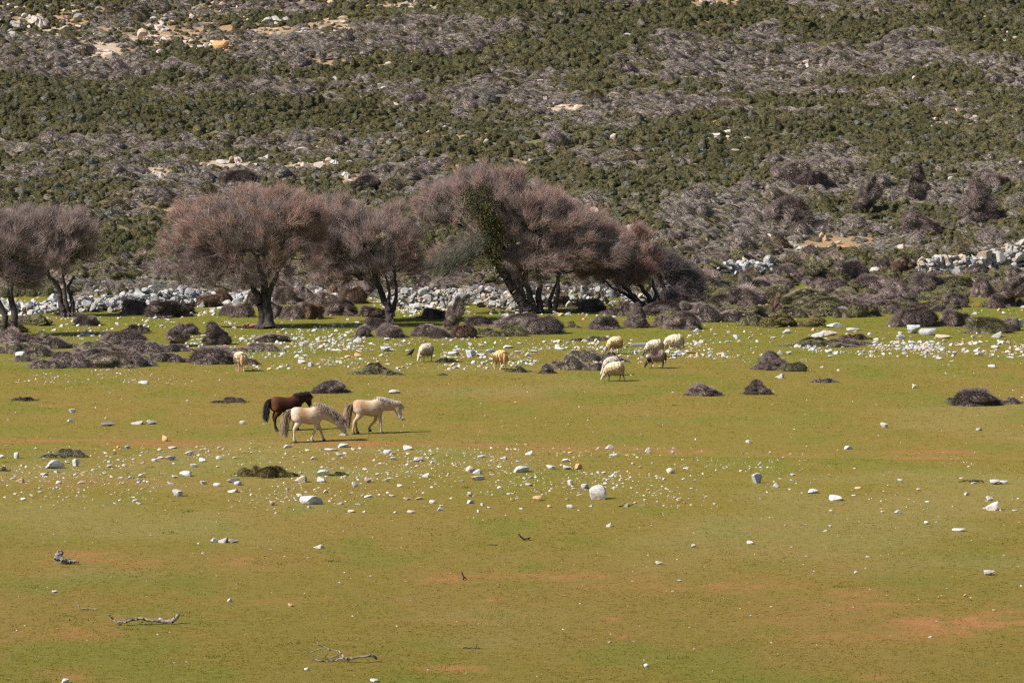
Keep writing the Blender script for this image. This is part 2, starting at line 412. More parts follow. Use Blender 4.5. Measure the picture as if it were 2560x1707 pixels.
# ------------------------------------------------------------------ shrubs
def shrub_mesh(name, kind, seed, n, m, el, lobes=7, core=0.92):
    """unit shrub: about one metre wide, one high before scaling"""
    global rng
    keep_rng = rng; rng = np.random.default_rng(seed)
    acc = Acc()
    L = []
    if kind == 'cone':
        L = [((0, 0, 0.12), (0.46, 0.44, 0.30)), ((0.02, 0, 0.38), (0.33, 0.33, 0.3)), ((0.03, 0.02, 0.66), (0.2, 0.2, 0.27))]
        for k in range(lobes):
            a = rng.uniform(0, 6.28); h = rng.uniform(0, 0.6); r = 0.4 * (1 - h)
            L.append(((r * math.cos(a), r * math.sin(a), h), (0.17, 0.17, 0.2)))
    elif kind == 'low':
        for k in range(lobes + 3):
            x = rng.uniform(-0.40, 0.40); y = rng.uniform(-0.3, 0.3); hh = (0.85 - 1.1 * abs(x) ** 1.3) * rng.uniform(0.6, 1.1)
            L.append(((x, y, 0.0), (rng.uniform(0.13, 0.22), rng.uniform(0.13, 0.22), max(hh, 0.3))))
    elif kind == 'tall':
        for k in range(lobes + 2):
            h = k / (lobes + 1); r = 0.34 * (1 - 0.6 * h); a = rng.uniform(0, 6.28)
            L.append(((r * math.cos(a) * 0.8 + 0.16 * h, r * math.sin(a) * 0.8, h * 0.8 + 0.08), (0.24 * (1 - 0.3 * h), 0.24, 0.2)))
    else:
        L = [((0, 0, 0.0), (0.44, 0.42, 0.82))]
        for k in range(lobes):
            a = rng.uniform(0, 6.28); r = rng.uniform(0.15, 0.36); s = rng.uniform(0.13, 0.22)
            L.append(((r * math.cos(a), r * math.sin(a), (0.72 - 1.25 * r * r * 2) * rng.uniform(0.4, 1.0)), (s, s, s * 1.25)))
        for k in range(5):
            a = rng.uniform(0, 6.28); r = rng.uniform(0.36, 0.52); s = rng.uniform(0.07, 0.15)
            L.append(((r * math.cos(a), r * math.sin(a), 0.02), (s * 1.3, s * 1.3, s * 1.2)))
    for c, r in L:
        V, T = ICO[2]
        n3 = 0.86 + 0.12 * rng.random(len(V))[:, None]
        acc.add(np.array(c) + V * np.array(r) * n3 * core, T=T)
    w_ = np.array([r[0] * r[2] for c, r in L]); w_ = w_ / w_.sum()
    idx = rng.choice(len(L), n * 2, p=w_)
    cs = np.array([c for c, r in L])[idx]; rs = np.array([r for c, r in L])[idx]
    u = unit(n * 2); u[:, 2] = np.abs(u[:, 2]) * np.where(rng.random(n * 2) < 0.8, 1, -0.6)
    p = cs + u * rs
    inside = np.zeros(len(p), bool)
    for c, r in L: inside |= (((p - np.array(c)) / np.array(r)) ** 2).sum(1) < 0.8
    ok = (~inside) & (p[:, 2] > -0.02)
    p = p[ok][:n]; nr = (u / rs)[ok][:n]; nr /= np.linalg.norm(nr, axis=1, keepdims=True)
    if m == 'leaf':
        q = nr + 0.42 * unit(len(p)); leaves(acc, p + nr * rng.uniform(-0.01, el * 0.5, len(p))[:, None], q, el * rng.uniform(0.6, 1.2, len(p)))
        k = len(p) // 3
        spikes(acc, p[:k], (nr[:k] + 0.5 * unit(k) + np.array([0, 0, 0.4])) * el * 1.6, el * 0.16)
    else:
        dd = nr + 0.55 * unit(len(p)) + np.array([0, 0, 0.25])
        spikes(acc, p - nr * el * 1.1, dd * (el * rng.uniform(0.9, 2.2, len(p)))[:, None], el * 0.16)
    f_ = rng.uniform(0, 6.28, 6)
    for V in acc.V:                                              # uneven outline
        an = np.arctan2(V[:, 1], V[:, 0]); k_ = 1 + .13 * np.sin(2 * an + f_[0]) + .10 * np.sin(3 * an + f_[1]) + .06 * np.sin(5 * an + f_[2])
        zz = 1 + .14 * np.sin(6 * V[:, 0] + f_[3]) + .12 * np.sin(7 * V[:, 1] + f_[4]) + .07 * np.sin(13 * V[:, 0] + f_[5])
        V[:, 0] *= k_; V[:, 1] *= k_; V[:, 2] *= zz
    rng = keep_rng
    return acc.mesh(name, [M_scrub], False)

def shrub_pair(name, *a):
    """the same shape for scattering (colour from the scatter) and for single things (colour from the object)"""
    me = shrub_mesh(name, *a)
    return me

P_green = [shrub_mesh('green_scrub', 'dome', 100 + k, 1200, 'leaf', 0.048, 6) for k in range(4)]
P_mauve = [shrub_mesh('grey_scrub', 'dome', 120 + k, 1700, 'twig', 0.055, 2) for k in range(3)] + [shrub_mesh('grey_scrub_low', 'low', 130 + k, 1700, 'twig', 0.055, 4) for k in range(2)]
P_tall = [shrub_mesh('tall_scrub', 'tall', 140 + k, 1100, 'leaf', 0.05, 5) for k in range(2)]

def scatter(name, pts, scale, rot, idx, tint, protos, pmat, label):
    coll = bpy.data.collections.new(name + '_shapes')
    for k, me in enumerate(protos):
        m2 = me if me.materials and me.materials[0] == pmat else None
        if m2 is None:
            m2 = me.copy(); m2.materials.clear(); m2.materials.append(pmat)
        ob = bpy.data.objects.new('%s_shape_%02d' % (name, k), m2); ob['kind'] = 'stuff'; coll.objects.link(ob)
    me = bpy.data.meshes.new(name); me.vertices.add(len(pts)); me.vertices.foreach_set('co', np.ascontiguousarray(pts, np.float32).ravel())
    for nm, ty, arr, key in (('isc', 'FLOAT_VECTOR', scale, 'vector'), ('irt', 'FLOAT_VECTOR', rot, 'vector'), ('iid', 'INT', idx, 'value')):
        a = me.attributes.new(nm, ty, 'POINT'); a.data.foreach_set(key, np.ascontiguousarray(arr, np.int32 if ty == 'INT' else np.float32).ravel())
    col_attr(me, 'tint', tint); me.update()
    ob = link(name, me); ob['kind'] = 'stuff'; ob['label'] = label
    g = bpy.data.node_groups.new(name, 'GeometryNodeTree')
    g.interface.new_socket('Geometry', in_out='INPUT', socket_type='NodeSocketGeometry'); g.interface.new_socket('Geometry', in_out='OUTPUT', socket_type='NodeSocketGeometry')
    gi = g.nodes.new('NodeGroupInput'); go = g.nodes.new('NodeGroupOutput')
    ci = g.nodes.new('GeometryNodeCollectionInfo'); ci.inputs['Collection'].default_value = coll; ci.inputs['Separate Children'].default_value = True; ci.inputs['Reset Children'].default_value = True
    ip = g.nodes.new('GeometryNodeInstanceOnPoints'); ip.inputs['Pick Instance'].default_value = True
    def na(n, t):
        q = g.nodes.new('GeometryNodeInputNamedAttribute'); q.data_type = t; q.inputs['Name'].default_value = n
        return q.outputs['Attribute']
    e2r = g.nodes.new('FunctionNodeEulerToRotation')
    g.links.new(na('irt', 'FLOAT_VECTOR'), e2r.inputs[0])
    g.links.new(gi.outputs[0], ip.inputs['Points']); g.links.new(ci.outputs[0], ip.inputs['Instance']); g.links.new(na('iid', 'INT'), ip.inputs['Instance Index'])
    g.links.new(e2r.outputs[0], ip.inputs['Rotation']); g.links.new(na('isc', 'FLOAT_VECTOR'), ip.inputs['Scale']); g.links.new(ip.outputs[0], go.inputs[0])
    md = ob.modifiers.new('scatter', 'NODES'); md.node_group = g
    return ob

TONE0 = [lin(128, 112, 108), lin(136, 122, 110), lin(112, 97, 92), lin(116, 109, 86)]
# ---- hillside scrub cover
GREEN_P = [(300, 262, 420, 60, .5), (1750, 45, 330, 55, .6), (2200, 60, 380, 55, .55), (1450, 130, 330, 70, .55), (1350, 210, 220, 40, .4), (2150, 200, 140, 35, .5), (700, 300, 300, 50, .4), (1700, 360, 500, 70, .35), (2200, 340, 400, 60, .35),
           (1300, 330, 300, 50, .3), (2450, 220, 120, 40, .4), (640, 45, 130, 25, .5), (2450, 110, 200, 30, .5), (1650, 440, 200, 40, .35), (2250, 420, 300, 40, .35), (300, 640, 160, 40, .3), (150, 300, 300, 60, .3), (1120, 300, 200, 40, .3), (500, 190, 160, 30, .35)]
GREY_P = [(1950, 140, 330, 40, .6), (1950, 235, 360, 25, .6), (900, 120, 420, 50, .55), (1050, 60, 250, 40, .5), (300, 390, 330, 25, .35), (480, 440, 200, 25, .35), (1850, 500, 260, 45, .55), (1300, 110, 150, 30, .3), (2330, 640, 250, 20, .5), (250, 560, 160, 40, .3),
          (520, 225, 320, 18, .45), (1100, 250, 220, 14, .35), (2400, 160, 180, 24, .4), (1400, 260, 180, 12, .4), (150, 180, 260, 40, .3), (780, 440, 250, 25, .3), (2150, 380, 200, 18, .35), (500, 700, 300, 20, .4), (1000, 690, 260, 30, .35)]
N = 109000
y = np.sqrt(rng.uniform(183.0 ** 2, 350.0 ** 2, N)); x = (rng.random(N) - 0.5) * 0.40 * y
z = height(x, y); px, py = proj(x, y, z)
gf = (fbm(x / 6.5, y / 8, 201, 5) - 0.5) * 3.0 + 0.09
for (cx, cy, rx, ry, a) in GREEN_P: gf = gf + .82 * a * np.exp(-((px - cx) / rx) ** 2 - ((py - cy) / ry) ** 2)
for (cx, cy, rx, ry, a) in GREY_P: gf = gf - .82 * a * np.exp(-((px - cx) / rx) ** 2 - ((py - cy) / ry) ** 2)
gf = gf * 0.85 + rng.normal(0, 0.13, N)
bare = np.zeros(N)
for (cx, cy, rx, ry, a) in HILL_BARE: bare = np.maximum(bare, a * np.exp(-((px - cx) / rx) ** 2 - ((py - cy) / ry) ** 2))
keep = rng.random(N) > np.clip((bare - 0.15) * 1.1, 0, 0.93)
# the grassy foot of the slope stays open
foot = (y < 184 + 10 * smooth(3, 25, x)) & (rng.random(N) > 0.12)
gap = (y < 205) & (z < 1.1) & (x > 3) & (fbm(x / 3, y / 5, 211, 3) > 0.55)
keep &= ~foot & ~gap
x, y, z, gf, bare, px, py = (q[keep] for q in (x, y, z, gf, bare, px, py)); N = len(x)
isg = gf > 0.02
kind = np.where(isg, rng.integers(0, 4, N), 4 + rng.integers(0, 5, N))
tall = isg & (gf > 0.33) & (rng.random(N) < 0.10); kind = np.where(tall & (rng.random(N) < .15), 9 + rng.integers(0, 2, N), kind)
sz = np.where(isg, rng.uniform(0.36, 0.78, N), 0.5 + 1.1 * rng.random(N) ** 1.8) * (1 - 0.35 * np.clip(bare, 0, 1)) * (0.9 + 0.35 * smooth(215, 300, y))
sh = np.where(isg, rng.uniform(0.42, 0.7, N), rng.uniform(0.25, 0.45, N)); sh = np.where(tall, rng.uniform(0.7, 1.0, N), sh)
mound = (~isg) & (rng.random(N) < .014); sz = np.where(mound, rng.uniform(1.1, 2.0, N), sz); sh = np.where(mound, rng.uniform(.42, .66, N), sh); kind = np.where(mound, rng.integers(4, 7, N), kind)

big = (gf > 0.3) & isg; sz = np.where(big, sz * 1.15, sz)
scl = np.stack([sz, sz, sz * sh], 1)
greens = np.array([lin(102, 96, 66), lin(97, 93, 67), lin(92, 88, 61), lin(108, 99, 67), lin(100, 94, 69)])
greys = np.array([lin(146, 136, 127), lin(139, 130, 122), lin(152, 142, 132), lin(132, 125, 111), lin(140, 129, 124)])
blue = np.array([lin(122, 120, 110)])
tint = np.where(isg[:, None], greens[rng.integers(0, 5, N)], greys[rng.integers(0, 5, N)])
tint = np.where(((rng.random(N) < 0.06) & (y < 260))[:, None], blue[0][None], tint)
oli = (~isg) & (rng.random(N) < .2); tint = np.where(oli[:, None], np.array(lin(120, 111, 88))[None], tint)
tint = np.where((isg & (rng.random(N) < .1))[:, None], np.array(lin(116, 109, 92))[None], tint)
tint = np.where(mound[:, None], tint * np.array([.78, .75, .75]), tint)
tint = np.where((tall | (isg & (gf > 0.45)))[:, None], tint * np.array([0.80, 0.84, 0.82]), tint)
tint = tint * rng.uniform(0.92, 1.08, N)[:, None]
# the thicket below the right wall and the scrub in front of and behind the walls
EP = []
for (x0, x1, y0, y1, n) in [(1720, 2240, 690, 795, 215), (2240, 2560, 700, 775, 65), (1640, 1800, 740, 815, 40), (0, 480, 640, 705, 130), (480, 1000, 660, 730, 110), (960, 1640, 640, 720, 150), (1780, 2300, 640, 700, 120), (0, 120, 800, 870, 10)]:
    EP.append(at(rng.uniform(x0, x1, n), rng.uniform(y0, y1, n)))
EP = np.concatenate(EP); n = len(EP); es = rng.uniform(0.6, 1.5, n)
x = np.concatenate([x, EP[:, 0]]); y = np.concatenate([y, EP[:, 1]]); z = np.concatenate([z, EP[:, 2]])
scl = np.concatenate([scl, np.stack([es, es, es * rng.uniform(0.3, 0.58, n)], 1)])
kind = np.concatenate([kind, np.where(rng.random(n) < .42, rng.integers(0, 4, n), 4 + rng.integers(0, 5, n))])
tint = np.concatenate([tint, np.where((kind[-n:] < 4)[:, None], np.array(lin(98, 93, 66))[None], np.array([TONE0[k] for k in rng.integers(0, 4, n)])) * rng.uniform(.88, 1.12, n)[:, None]]); N = len(x)
scatter('hillside_scrub', np.stack([x, y, z - 0.05], 1), scl, np.stack([rng.normal(0, 0.08, N), rng.normal(0, 0.08, N), rng.uniform(0, 6.28, N)], 1), kind, tint, P_green + P_mauve + P_tall, M_scrub, 'low green and grey scrub covering the hillside')

# ---- single shrubs
def objmesh(me):
    m2 = me.copy(); m2.materials.clear(); m2.materials.append(M_shrub); return m2
S_dome = [objmesh(shrub_mesh('shrub_dome', 'dome', 300 + k, 5600, 'twig', 0.042, 4)) for k in range(4)]
S_cone = [objmesh(shrub_mesh('shrub_cone', 'cone', 320 + k, 5600, 'twig', 0.038, 9)) for k in range(3)]
S_low = [objmesh(shrub_mesh('shrub_low', 'low', 340 + k, 5600, 'twig', 0.042, 8)) for k in range(3)]
S_tall = [objmesh(shrub_mesh('shrub_tall', 'tall', 360 + k, 5600, 'twig', 0.042, 8)) for k in range(3)]
S_leafy = [objmesh(shrub_mesh('shrub_leafy', 'dome', 380 + k, 2300, 'leaf', 0.042, 8)) for k in range(3)]
SHAPES = {'dome': S_dome, 'cone': S_cone, 'low': S_low, 'tall': S_tall, 'leafy': S_leafy}
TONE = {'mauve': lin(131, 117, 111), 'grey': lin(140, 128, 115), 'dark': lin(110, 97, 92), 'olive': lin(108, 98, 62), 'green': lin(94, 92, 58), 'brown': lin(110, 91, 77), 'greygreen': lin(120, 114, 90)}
_cnt = {}
FEET = []
def shrub(px, row, w_, h_, shape='dome', tone='mauve', label=None, group=None, lean=0.0, name=None):
    p, s = at1(px, row)
    k = _cnt.get(shape, 0); _cnt[shape] = k + 1
    nm = name or {'cone': 'cone_shrub', 'low': 'low_shrub', 'tall': 'upright_shrub', 'leafy': 'leafy_shrub'}.get(shape, 'mound_shrub')
    o = link(nm, SHAPES[shape][k % len(SHAPES[shape])])
    wx = w_ / s / 0.93; wz = h_ / s / {'dome': 0.95, 'cone': 0.95, 'low': 0.95, 'tall': 1.08, 'leafy': 0.95}[shape]
    o.location = p + Vector((0, wx * 0.35, -0.03)); o.scale = (wx, wx * random.uniform(0.8, 1.0), wz)
    o.rotation_euler = (0, lean, random.choice((0, 3.14)) if shape == 'low' else random.uniform(0, 6.28) if wx < 2.5 * wz and lean == 0 else 0.0)
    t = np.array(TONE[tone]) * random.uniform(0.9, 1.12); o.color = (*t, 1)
    if row > 740: FEET.append((p.x, p.y + wx * .35, wx * .5, wx * .42))
    tag(o, label, 'shrub', group)
    return o

for a in [
    (819, 984, 92, 40, 'dome', 'mauve', 'rounded purple-grey shrub on the grass just behind the ponies'),
    (573, 1008, 78, 17, 'low', 'dark', 'low dark ragged shrub on open grass ahead of the brown pony tail'),
    (58, 1003, 58, 16, 'low', 'brown', 'small flat brown shrub alone on the grass near the left picture edge'),
    (935, 937, 112, 26, 'low', 'greygreen', 'long low grey-green shrub below the crow'),
    (160, 1145, 100, 25, 'low', 'greygreen', 'low grey-green shrub behind the brown-grey boulder on the stony grass'),
    (660, 1195, 132, 40, 'low', 'olive', 'widest olive-brown shrub in the stony band below the ponies'),
    (8, 1178, 26, 12, 'low', 'brown', 'tiny brown shrub cut by the left picture edge'),
    (845, 1190, 42, 14, 'low', 'green', 'small dark green shrub between white stones below the ponies'),
    (1936, 926, 80, 44, 'cone', 'dark', 'dark cone-shaped shrub with a lower green one against its side'),
    (1984, 929, 78, 28, 'dome', 'greygreen', 'low green-brown shrub leaning against the dark cone-shaped shrub'),
    (1762, 990, 86, 32, 'cone', 'mauve', 'grey spreading cone shrub on open grass below the sheep'),
    (1893, 987, 72, 34, 'cone', 'dark', 'small dark pyramid shrub with a white stone at its foot'),
    (2063, 957, 60, 17, 'low', 'mauve', 'small low grey shrub alone on the open right-hand grass'),
    (2448, 1015, 130, 52, 'dome', 'dark', 'large dark domed shrub alone on the grass near the right picture edge'),
    (2530, 1010, 70, 18, 'low', 'mauve', 'low grey shrub beside the large dark domed shrub'),
    (2395, 1008, 60, 18, 'low', 'greygreen', 'low green shrub at the sunny foot of the large dark dome'),
    (1108, 907, 52, 18, 'dome', 'greygreen', 'small domed shrub right behind the sheep beside the crow'),
    (1140, 906, 26, 9, 'low', 'greygreen', 'tiny green shrub next to the small dome by the grazing sheep'),
    (1297, 931, 56, 17, 'low', 'greygreen', 'low green shrub beside the legs of the orange sheep'),
    (1368, 934, 42, 23, 'cone', 'dark', 'small dark cone shrub at the end of the wide grey patch'),
    (1107, 939, 20, 9, 'low', 'dark', 'tiny dark tuft alone below the grazing sheep'),
    (1275, 904, 26, 9, 'low', 'greygreen', 'tiny grey tuft just behind the orange sheep'),
    (1425, 925, 110, 36, 'low', 'grey', 'wide grey shrub patch in front of the grazing sheep, nearer half'),
    (1470, 905, 110, 34, 'low', 'grey', 'wide grey shrub patch in front of the grazing sheep, farther half'),
    (1487, 927, 70, 28, 'low', 'mauve', 'grey shrub partly hidden behind the two overlapping sheep'),
    (1530, 905, 70, 22, 'low', 'mauve', 'dark grey shrub below the orange-cream sheep'),
    (178, 918, 32, 9, 'low', 'mauve', 'tiny grey tuft on grass in front of the broad left patch'),
]: shrub(*a)
GL = 'grey shrubs of the broad patch below the left trees'; LL = 'low grey shrub in the broad patch below the two left trees'
for a in [(30, 885, 100, 36, 'low'), (95, 892, 110, 30, 'low'), (150, 922, 130, 46, 'low'), (215, 905, 150, 44, 'low'), (265, 920, 140, 46, 'dome'), (330, 918, 100, 40, 'low'), (330, 888, 150, 38, 'low'), (395, 905, 120, 30, 'low'), (130, 872, 130, 28, 'low'), (250, 880, 120, 30, 'low'), (420, 880, 110, 26, 'low'), (440, 906, 60, 20, 'low'), (60, 905, 60, 20, 'low')]:
    shrub(*a, 'grey' if random.random() < .6 else 'mauve', LL, GL)
for a in [
    (300, 862, 130, 40, 'dome', 'mauve', 'broad rounded grey dome at the top of the left shrub patch'),
    (440, 868, 84, 60, 'tall', 'mauve', 'tall two-headed grey shrub left of the dark cone'),
    (541, 863, 78, 60, 'cone', 'dark', 'tall dark cone shrub with shaded side, left of the big bare tree trunk'),
    (535, 908, 130, 50, 'dome', 'mauve', 'large grey mound just left of the lone cream sheep'),
    (590, 912, 100, 30, 'low', 'dark', 'low dark shrub right behind the lone cream sheep'),
    (520, 912, 70, 22, 'low', 'mauve', 'low grey shrub at the foot of the mound by the lone sheep'),
    (640, 880, 110, 24, 'low', 'grey', 'flat grey shrub on stones behind the lone cream sheep'),
    (672, 856, 90, 26, 'dome', 'mauve', 'grey double mound in front of the big bare tree trunk'),
    (465, 838, 60, 34, 'dome', 'mauve', 'rounded shrub behind the two-headed grey shrub'),
    (340, 830, 60, 26, 'low', 'dark', 'dark low shrub in the shade beside the left trees'),
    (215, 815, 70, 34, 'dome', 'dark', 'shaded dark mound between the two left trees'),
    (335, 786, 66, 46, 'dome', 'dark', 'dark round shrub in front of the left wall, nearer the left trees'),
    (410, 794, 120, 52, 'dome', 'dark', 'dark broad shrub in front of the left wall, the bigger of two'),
    (460, 785, 50, 30, 'dome', 'brown', 'small brown shrub beside the dark broad one by the wall'),
    (28, 850, 70, 30, 'dome', 'brown', 'brown tuft round the foot of the tree at the left edge'),
    (160, 790, 70, 14, 'low', 'brown', 'low brown growth round the foot of the second tree'),
]: shrub(*a)
GB = 'rounded shrubs along the foot of the wall behind the bare trees'; LB = 'rounded brown-grey shrub at the wall foot behind the bare trees'
for a in [(520, 768, 64, 40, 'dome'), (555, 760, 60, 46, 'dome'), (575, 790, 54, 34, 'dome'), (606, 794, 64, 42, 'dome'), (640, 765, 70, 50, 'dome'), (712, 762, 66, 56, 'dome'), (695, 796, 60, 44, 'dome'), (735, 798, 70, 44, 'dome'), (775, 798, 80, 52, 'dome'), (800, 770, 90, 50, 'dome'), (850, 790, 80, 48, 'dome'), (880, 760, 80, 50, 'dome'), (925, 792, 74, 34, 'dome'), (760, 760, 60, 44, 'leafy'), (840, 752, 70, 40, 'leafy'), (905, 740, 60, 36, 'leafy'), (950, 800, 60, 30, 'dome')]:
    shrub(*a, random.choice(['mauve', 'brown', 'mauve', 'dark']), LB, GB)
for a in [
    (905, 843, 54, 36, 'dome', 'mauve', 'leftmost mound of the shrub row in front of the second bare tree'),
    (975, 845, 84, 40, 'dome', 'mauve', 'spreading grey mound in front of the second bare tree trunk'),
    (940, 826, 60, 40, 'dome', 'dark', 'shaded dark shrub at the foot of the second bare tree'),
    (1062, 842, 90, 38, 'dome', 'mauve', 'grey mound beside the browner dome in the shrub row'),
    (1100, 846, 50, 32, 'dome', 'dark', 'small dark mound between two bigger ones in the shrub row'),
    (1157, 845, 76, 40, 'dome', 'brown', 'smooth brown dome below the tall leaning shrub'),
    (1136, 826, 58, 84, 'tall', 'mauve', 'tall leaning shrub with shaggy head in front of the rubble slope', None, -0.12),
    (1085, 798, 80, 34, 'dome', 'dark', 'shaded dark shrub beside the tall leaning one'),
    (1200, 815, 70, 32, 'dome', 'dark', 'dark mound in the shade left of the great tree'),
    (1300, 822, 120, 46, 'dome', 'mauve', 'broad mauve mound in front of the great tree, the farther of two'),
    (1350, 836, 130, 52, 'dome', 'mauve', 'broadest mauve mound in front of the great tree, sloping to white stones'),
    (1270, 842, 90, 32, 'low', 'greygreen', 'low grey-green shrub at the foot of the broad mauve mounds'),
    (1210, 838, 70, 24, 'low', 'greygreen', 'flat green-grey shrub next to the smooth brown dome'),
    (1430, 820, 40, 16, 'low', 'greygreen', 'small green tuft on grass between the mounds'),
    (1508, 824, 84, 42, 'dome', 'mauve', 'neat rounded mound on grass right of the broad mauve mounds'),
    (1593, 820, 68, 54, 'cone', 'dark', 'dark pointed shrub below the red-twigged tree'),
    (1652, 816, 46, 36, 'dome', 'mauve', 'small round mound next to the dark pointed shrub'),
    (1705, 824, 90, 50, 'dome', 'mauve', 'lumpy grey mound behind the pair of cream sheep'),
    (1490, 853, 70, 14, 'low', 'greygreen', 'flat grey-green tuft on grass above the orange-cream sheep'),
    (1445, 853, 40, 12, 'low', 'greygreen', 'tiny flat green tuft near the great tree mounds'),
    (2045, 868, 160, 20, 'low', 'greygreen', 'long flat grey shrub strip among the stones on the right'),
    (2120, 866, 110, 22, 'low', 'mauve', 'farther end of the long flat grey shrub strip'),
    (2140, 850, 70, 22, 'low', 'brown', 'low brown shrub behind the long flat strip'),
    (2036, 818, 70, 28, 'leafy', 'olive', 'neat olive-green dome beside the flat white boulder'),
    (1945, 818, 110, 34, 'leafy', 'olive', 'wide olive-green dome at the front of the right-hand scrub'),
    (1940, 790, 34, 52, 'tall', 'brown', 'narrow upright brown stub above the olive domes'),
    (2245, 700, 70, 66, 'tall', 'brown', 'leaning brown shrub left of the right-hand wall', None, 0.3),
    (2515, 768, 84, 84, 'tall', 'dark', 'dark leaning shrub on the grass near the right edge', None, 0.25),
    (2290, 818, 130, 60, 'dome', 'dark', 'large dark lumpy mound behind the big white boulder'),
    (2255, 770, 110, 66, 'cone', 'mauve', 'tall mauve peak of scrub on the grass below the right wall'),
    (2470, 834, 110, 52, 'dome', 'greygreen', 'grey-green bushy mound near the right edge above the stony strip'),
]: shrub(*a)
GR = 'mauve scrub mounds on the right below the wall'; LR = 'mauve-grey scrub mound in the thicket right of the bare trees'
for a in [(1760, 806, 150, 44, 'low'), (1830, 806, 110, 36, 'dome'), (1800, 770, 90, 40, 'dome'), (1855, 764, 110, 56, 'dome'), (1940, 748, 90, 44, 'dome'), (2010, 758, 110, 44, 'dome'), (2065, 775, 100, 36, 'dome'), (2100, 790, 60, 26, 'dome'), (2120, 770, 80, 34, 'dome'), (2185, 774, 80, 46, 'dome'), (2160, 790, 80, 26, 'dome'), (1990, 790, 80, 28, 'low'), (1895, 730, 90, 40, 'dome'),
          (2390, 816, 90, 52, 'dome'), (2530, 828, 60, 42, 'dome'), (2390, 768, 80, 42, 'dome'), (2462, 744, 76, 60, 'dome'), (2320, 726, 90, 54, 'dome'), (2390, 724, 100, 42, 'dome'), (2440, 692, 60, 36, 'dome'), (2300, 745, 70, 30, 'dome'), (2350, 780, 50, 24, 'dome'), (2030, 708, 80, 58, 'tall'), (2130, 706, 110, 66, 'dome'), (2180, 720, 80, 40, 'dome'), (2080, 730, 100, 40, 'dome'), (1960, 700, 80, 50, 'dome'),
          (1980, 664, 70, 44, 'dome'), (2210, 690, 60, 50, 'dome'), (1760, 730, 110, 70, 'dome'), (1700, 770, 100, 50, 'dome'), (1860, 690, 90, 50, 'dome'), (1800, 700, 80, 60, 'tall'), (2545, 700, 60, 40, 'dome'), (1885, 815, 60, 36, 'low'), (1730, 790, 90, 40, 'dome')]:
    shrub(*a, random.choice(['mauve', 'dark', 'mauve', 'greygreen']), LR, GR)
for a in [
    (1985, 462, 112, 74, 'dome', 'mauve', 'big mauve bush with two heads standing alone on the green slope'),
    (2030, 476, 92, 60, 'dome', 'dark', 'dark shaded half of the big mauve bush on the green slope'),  # the shade on this half is put into its darker tone
    (1975, 572, 146, 92, 'dome', 'dark', 'large mauve mound on the slope below the two-headed bush'),
    (1950, 510, 90, 50, 'dome', 'grey', 'pale grey windswept bush above the large mauve mound'),
    (2165, 540, 76, 100, 'tall', 'dark', 'upright mauve bush on the slope, narrow headed'),
    (2305, 505, 76, 80, 'tall', 'dark', 'upright mauve bush on the slope, thin and ragged'),
    (2310, 592, 120, 66, 'cone', 'dark', 'dark sloping bush on the slope above the right wall'),
    (2450, 560, 124, 96, 'cone', 'dark', 'tall mauve cone bush on the slope near the right edge'),
    (2490, 470, 80, 44, 'dome', 'mauve', 'rounded mauve bush high on the slope near the right edge'),
    (1690, 612, 70, 36, 'tall', 'dark', 'drooping dark bush behind the red-twigged tree', None, 0.5),
    (1062, 668, 60, 92, 'leafy', 'green', 'dark evergreen bush in the gap between the bare trees'),
    (600, 465, 96, 50, 'dome', 'dark', 'dark-sided mauve bush on the slope above the big bare tree'),
    (910, 480, 90, 50, 'dome', 'dark', 'mauve bush on the slope above the gap between the trees'),
    (372, 505, 44, 22, 'dome', 'dark', 'small black-shadowed bush on the slope at left'),
]: shrub(*a)

# ------------------------------------------------------------------ stones
def stone_mesh(name, seed, sub=2, flat=0.6, facets=9, rough=0.08):
    r = np.random.default_rng(seed)
    V, T = ICO[sub]; V = V.copy()
    nrm = r.normal(size=(facets, 3)); nrm /= np.linalg.norm(nrm, axis=1, keepdims=True)
    dist = r.uniform(0.34, 0.85, facets)
    for n_, d_ in zip(nrm, dist):
        t = V @ n_; over = np.maximum(t - d_, 0); V -= over[:, None] * n_ * 0.98
    V *= (1 + rough * (r.random(len(V)) - 0.5))[:, None]
    V[:, 0] *= 1.0; V[:, 1] *= r.uniform(0.65, 0.9); V[:, 2] *= flat
    V -= (V.max(0) + V.min(0)) / 2; V /= (V[:, 0].max() - V[:, 0].min())
    return mesh_np(name, V, T, [M_stone_i], None, False)
STONES_I = [stone_mesh('stone_shape', 500 + k, 2, [0.4, 0.55, 0.7, 0.3][k % 4], 9, 0.05) for k in range(12)]
def omesh(me):
    m2 = me.copy(); m2.materials.clear(); m2.materials.append(M_stone_o); return m2
STONES_O = [omesh(stone_mesh('stone', 540 + k, 3, 0.6, 10, 0.03)) for k in range(16)]
def outcrop_mesh(seed, flat):
    r = np.random.default_rng(seed); acc = Acc()
    for k in range(9):
        me = STONES_I[r.integers(0, 12)]; co_ = np.empty(len(me.vertices) * 3, np.float32); me.vertices.foreach_get('co', co_); V = co_.reshape(-1, 3)
        T = np.array([list(p.vertices) for p in me.polygons]); sz = r.uniform(.25, .6); x_ = r.uniform(-.42, .42)
        a = r.normal(0, .5); c_, s_ = math.cos(a), math.sin(a)
        V = V * np.array([sz, sz * .8, sz * r.uniform(.8, 1.4)]); V = np.stack([V[:, 0] * c_ - V[:, 1] * s_, V[:, 0] * s_ + V[:, 1] * c_, V[:, 2]], 1)
        acc.add(V + np.array([x_, r.uniform(-.2, .2), r.uniform(-.08, .10) * (1 - 1.5 * abs(x_))]), T=T)
    V = np.concatenate(acc.V); V -= (V.max(0) + V.min(0)) / 2; V /= (V[:, 0].max() - V[:, 0].min())
    return mesh_np('outcrop', V, np.concatenate(acc.T), [M_stone_o], None, False)
OUTCROPS = [outcrop_mesh(700 + k, .5) for k in range(6)]
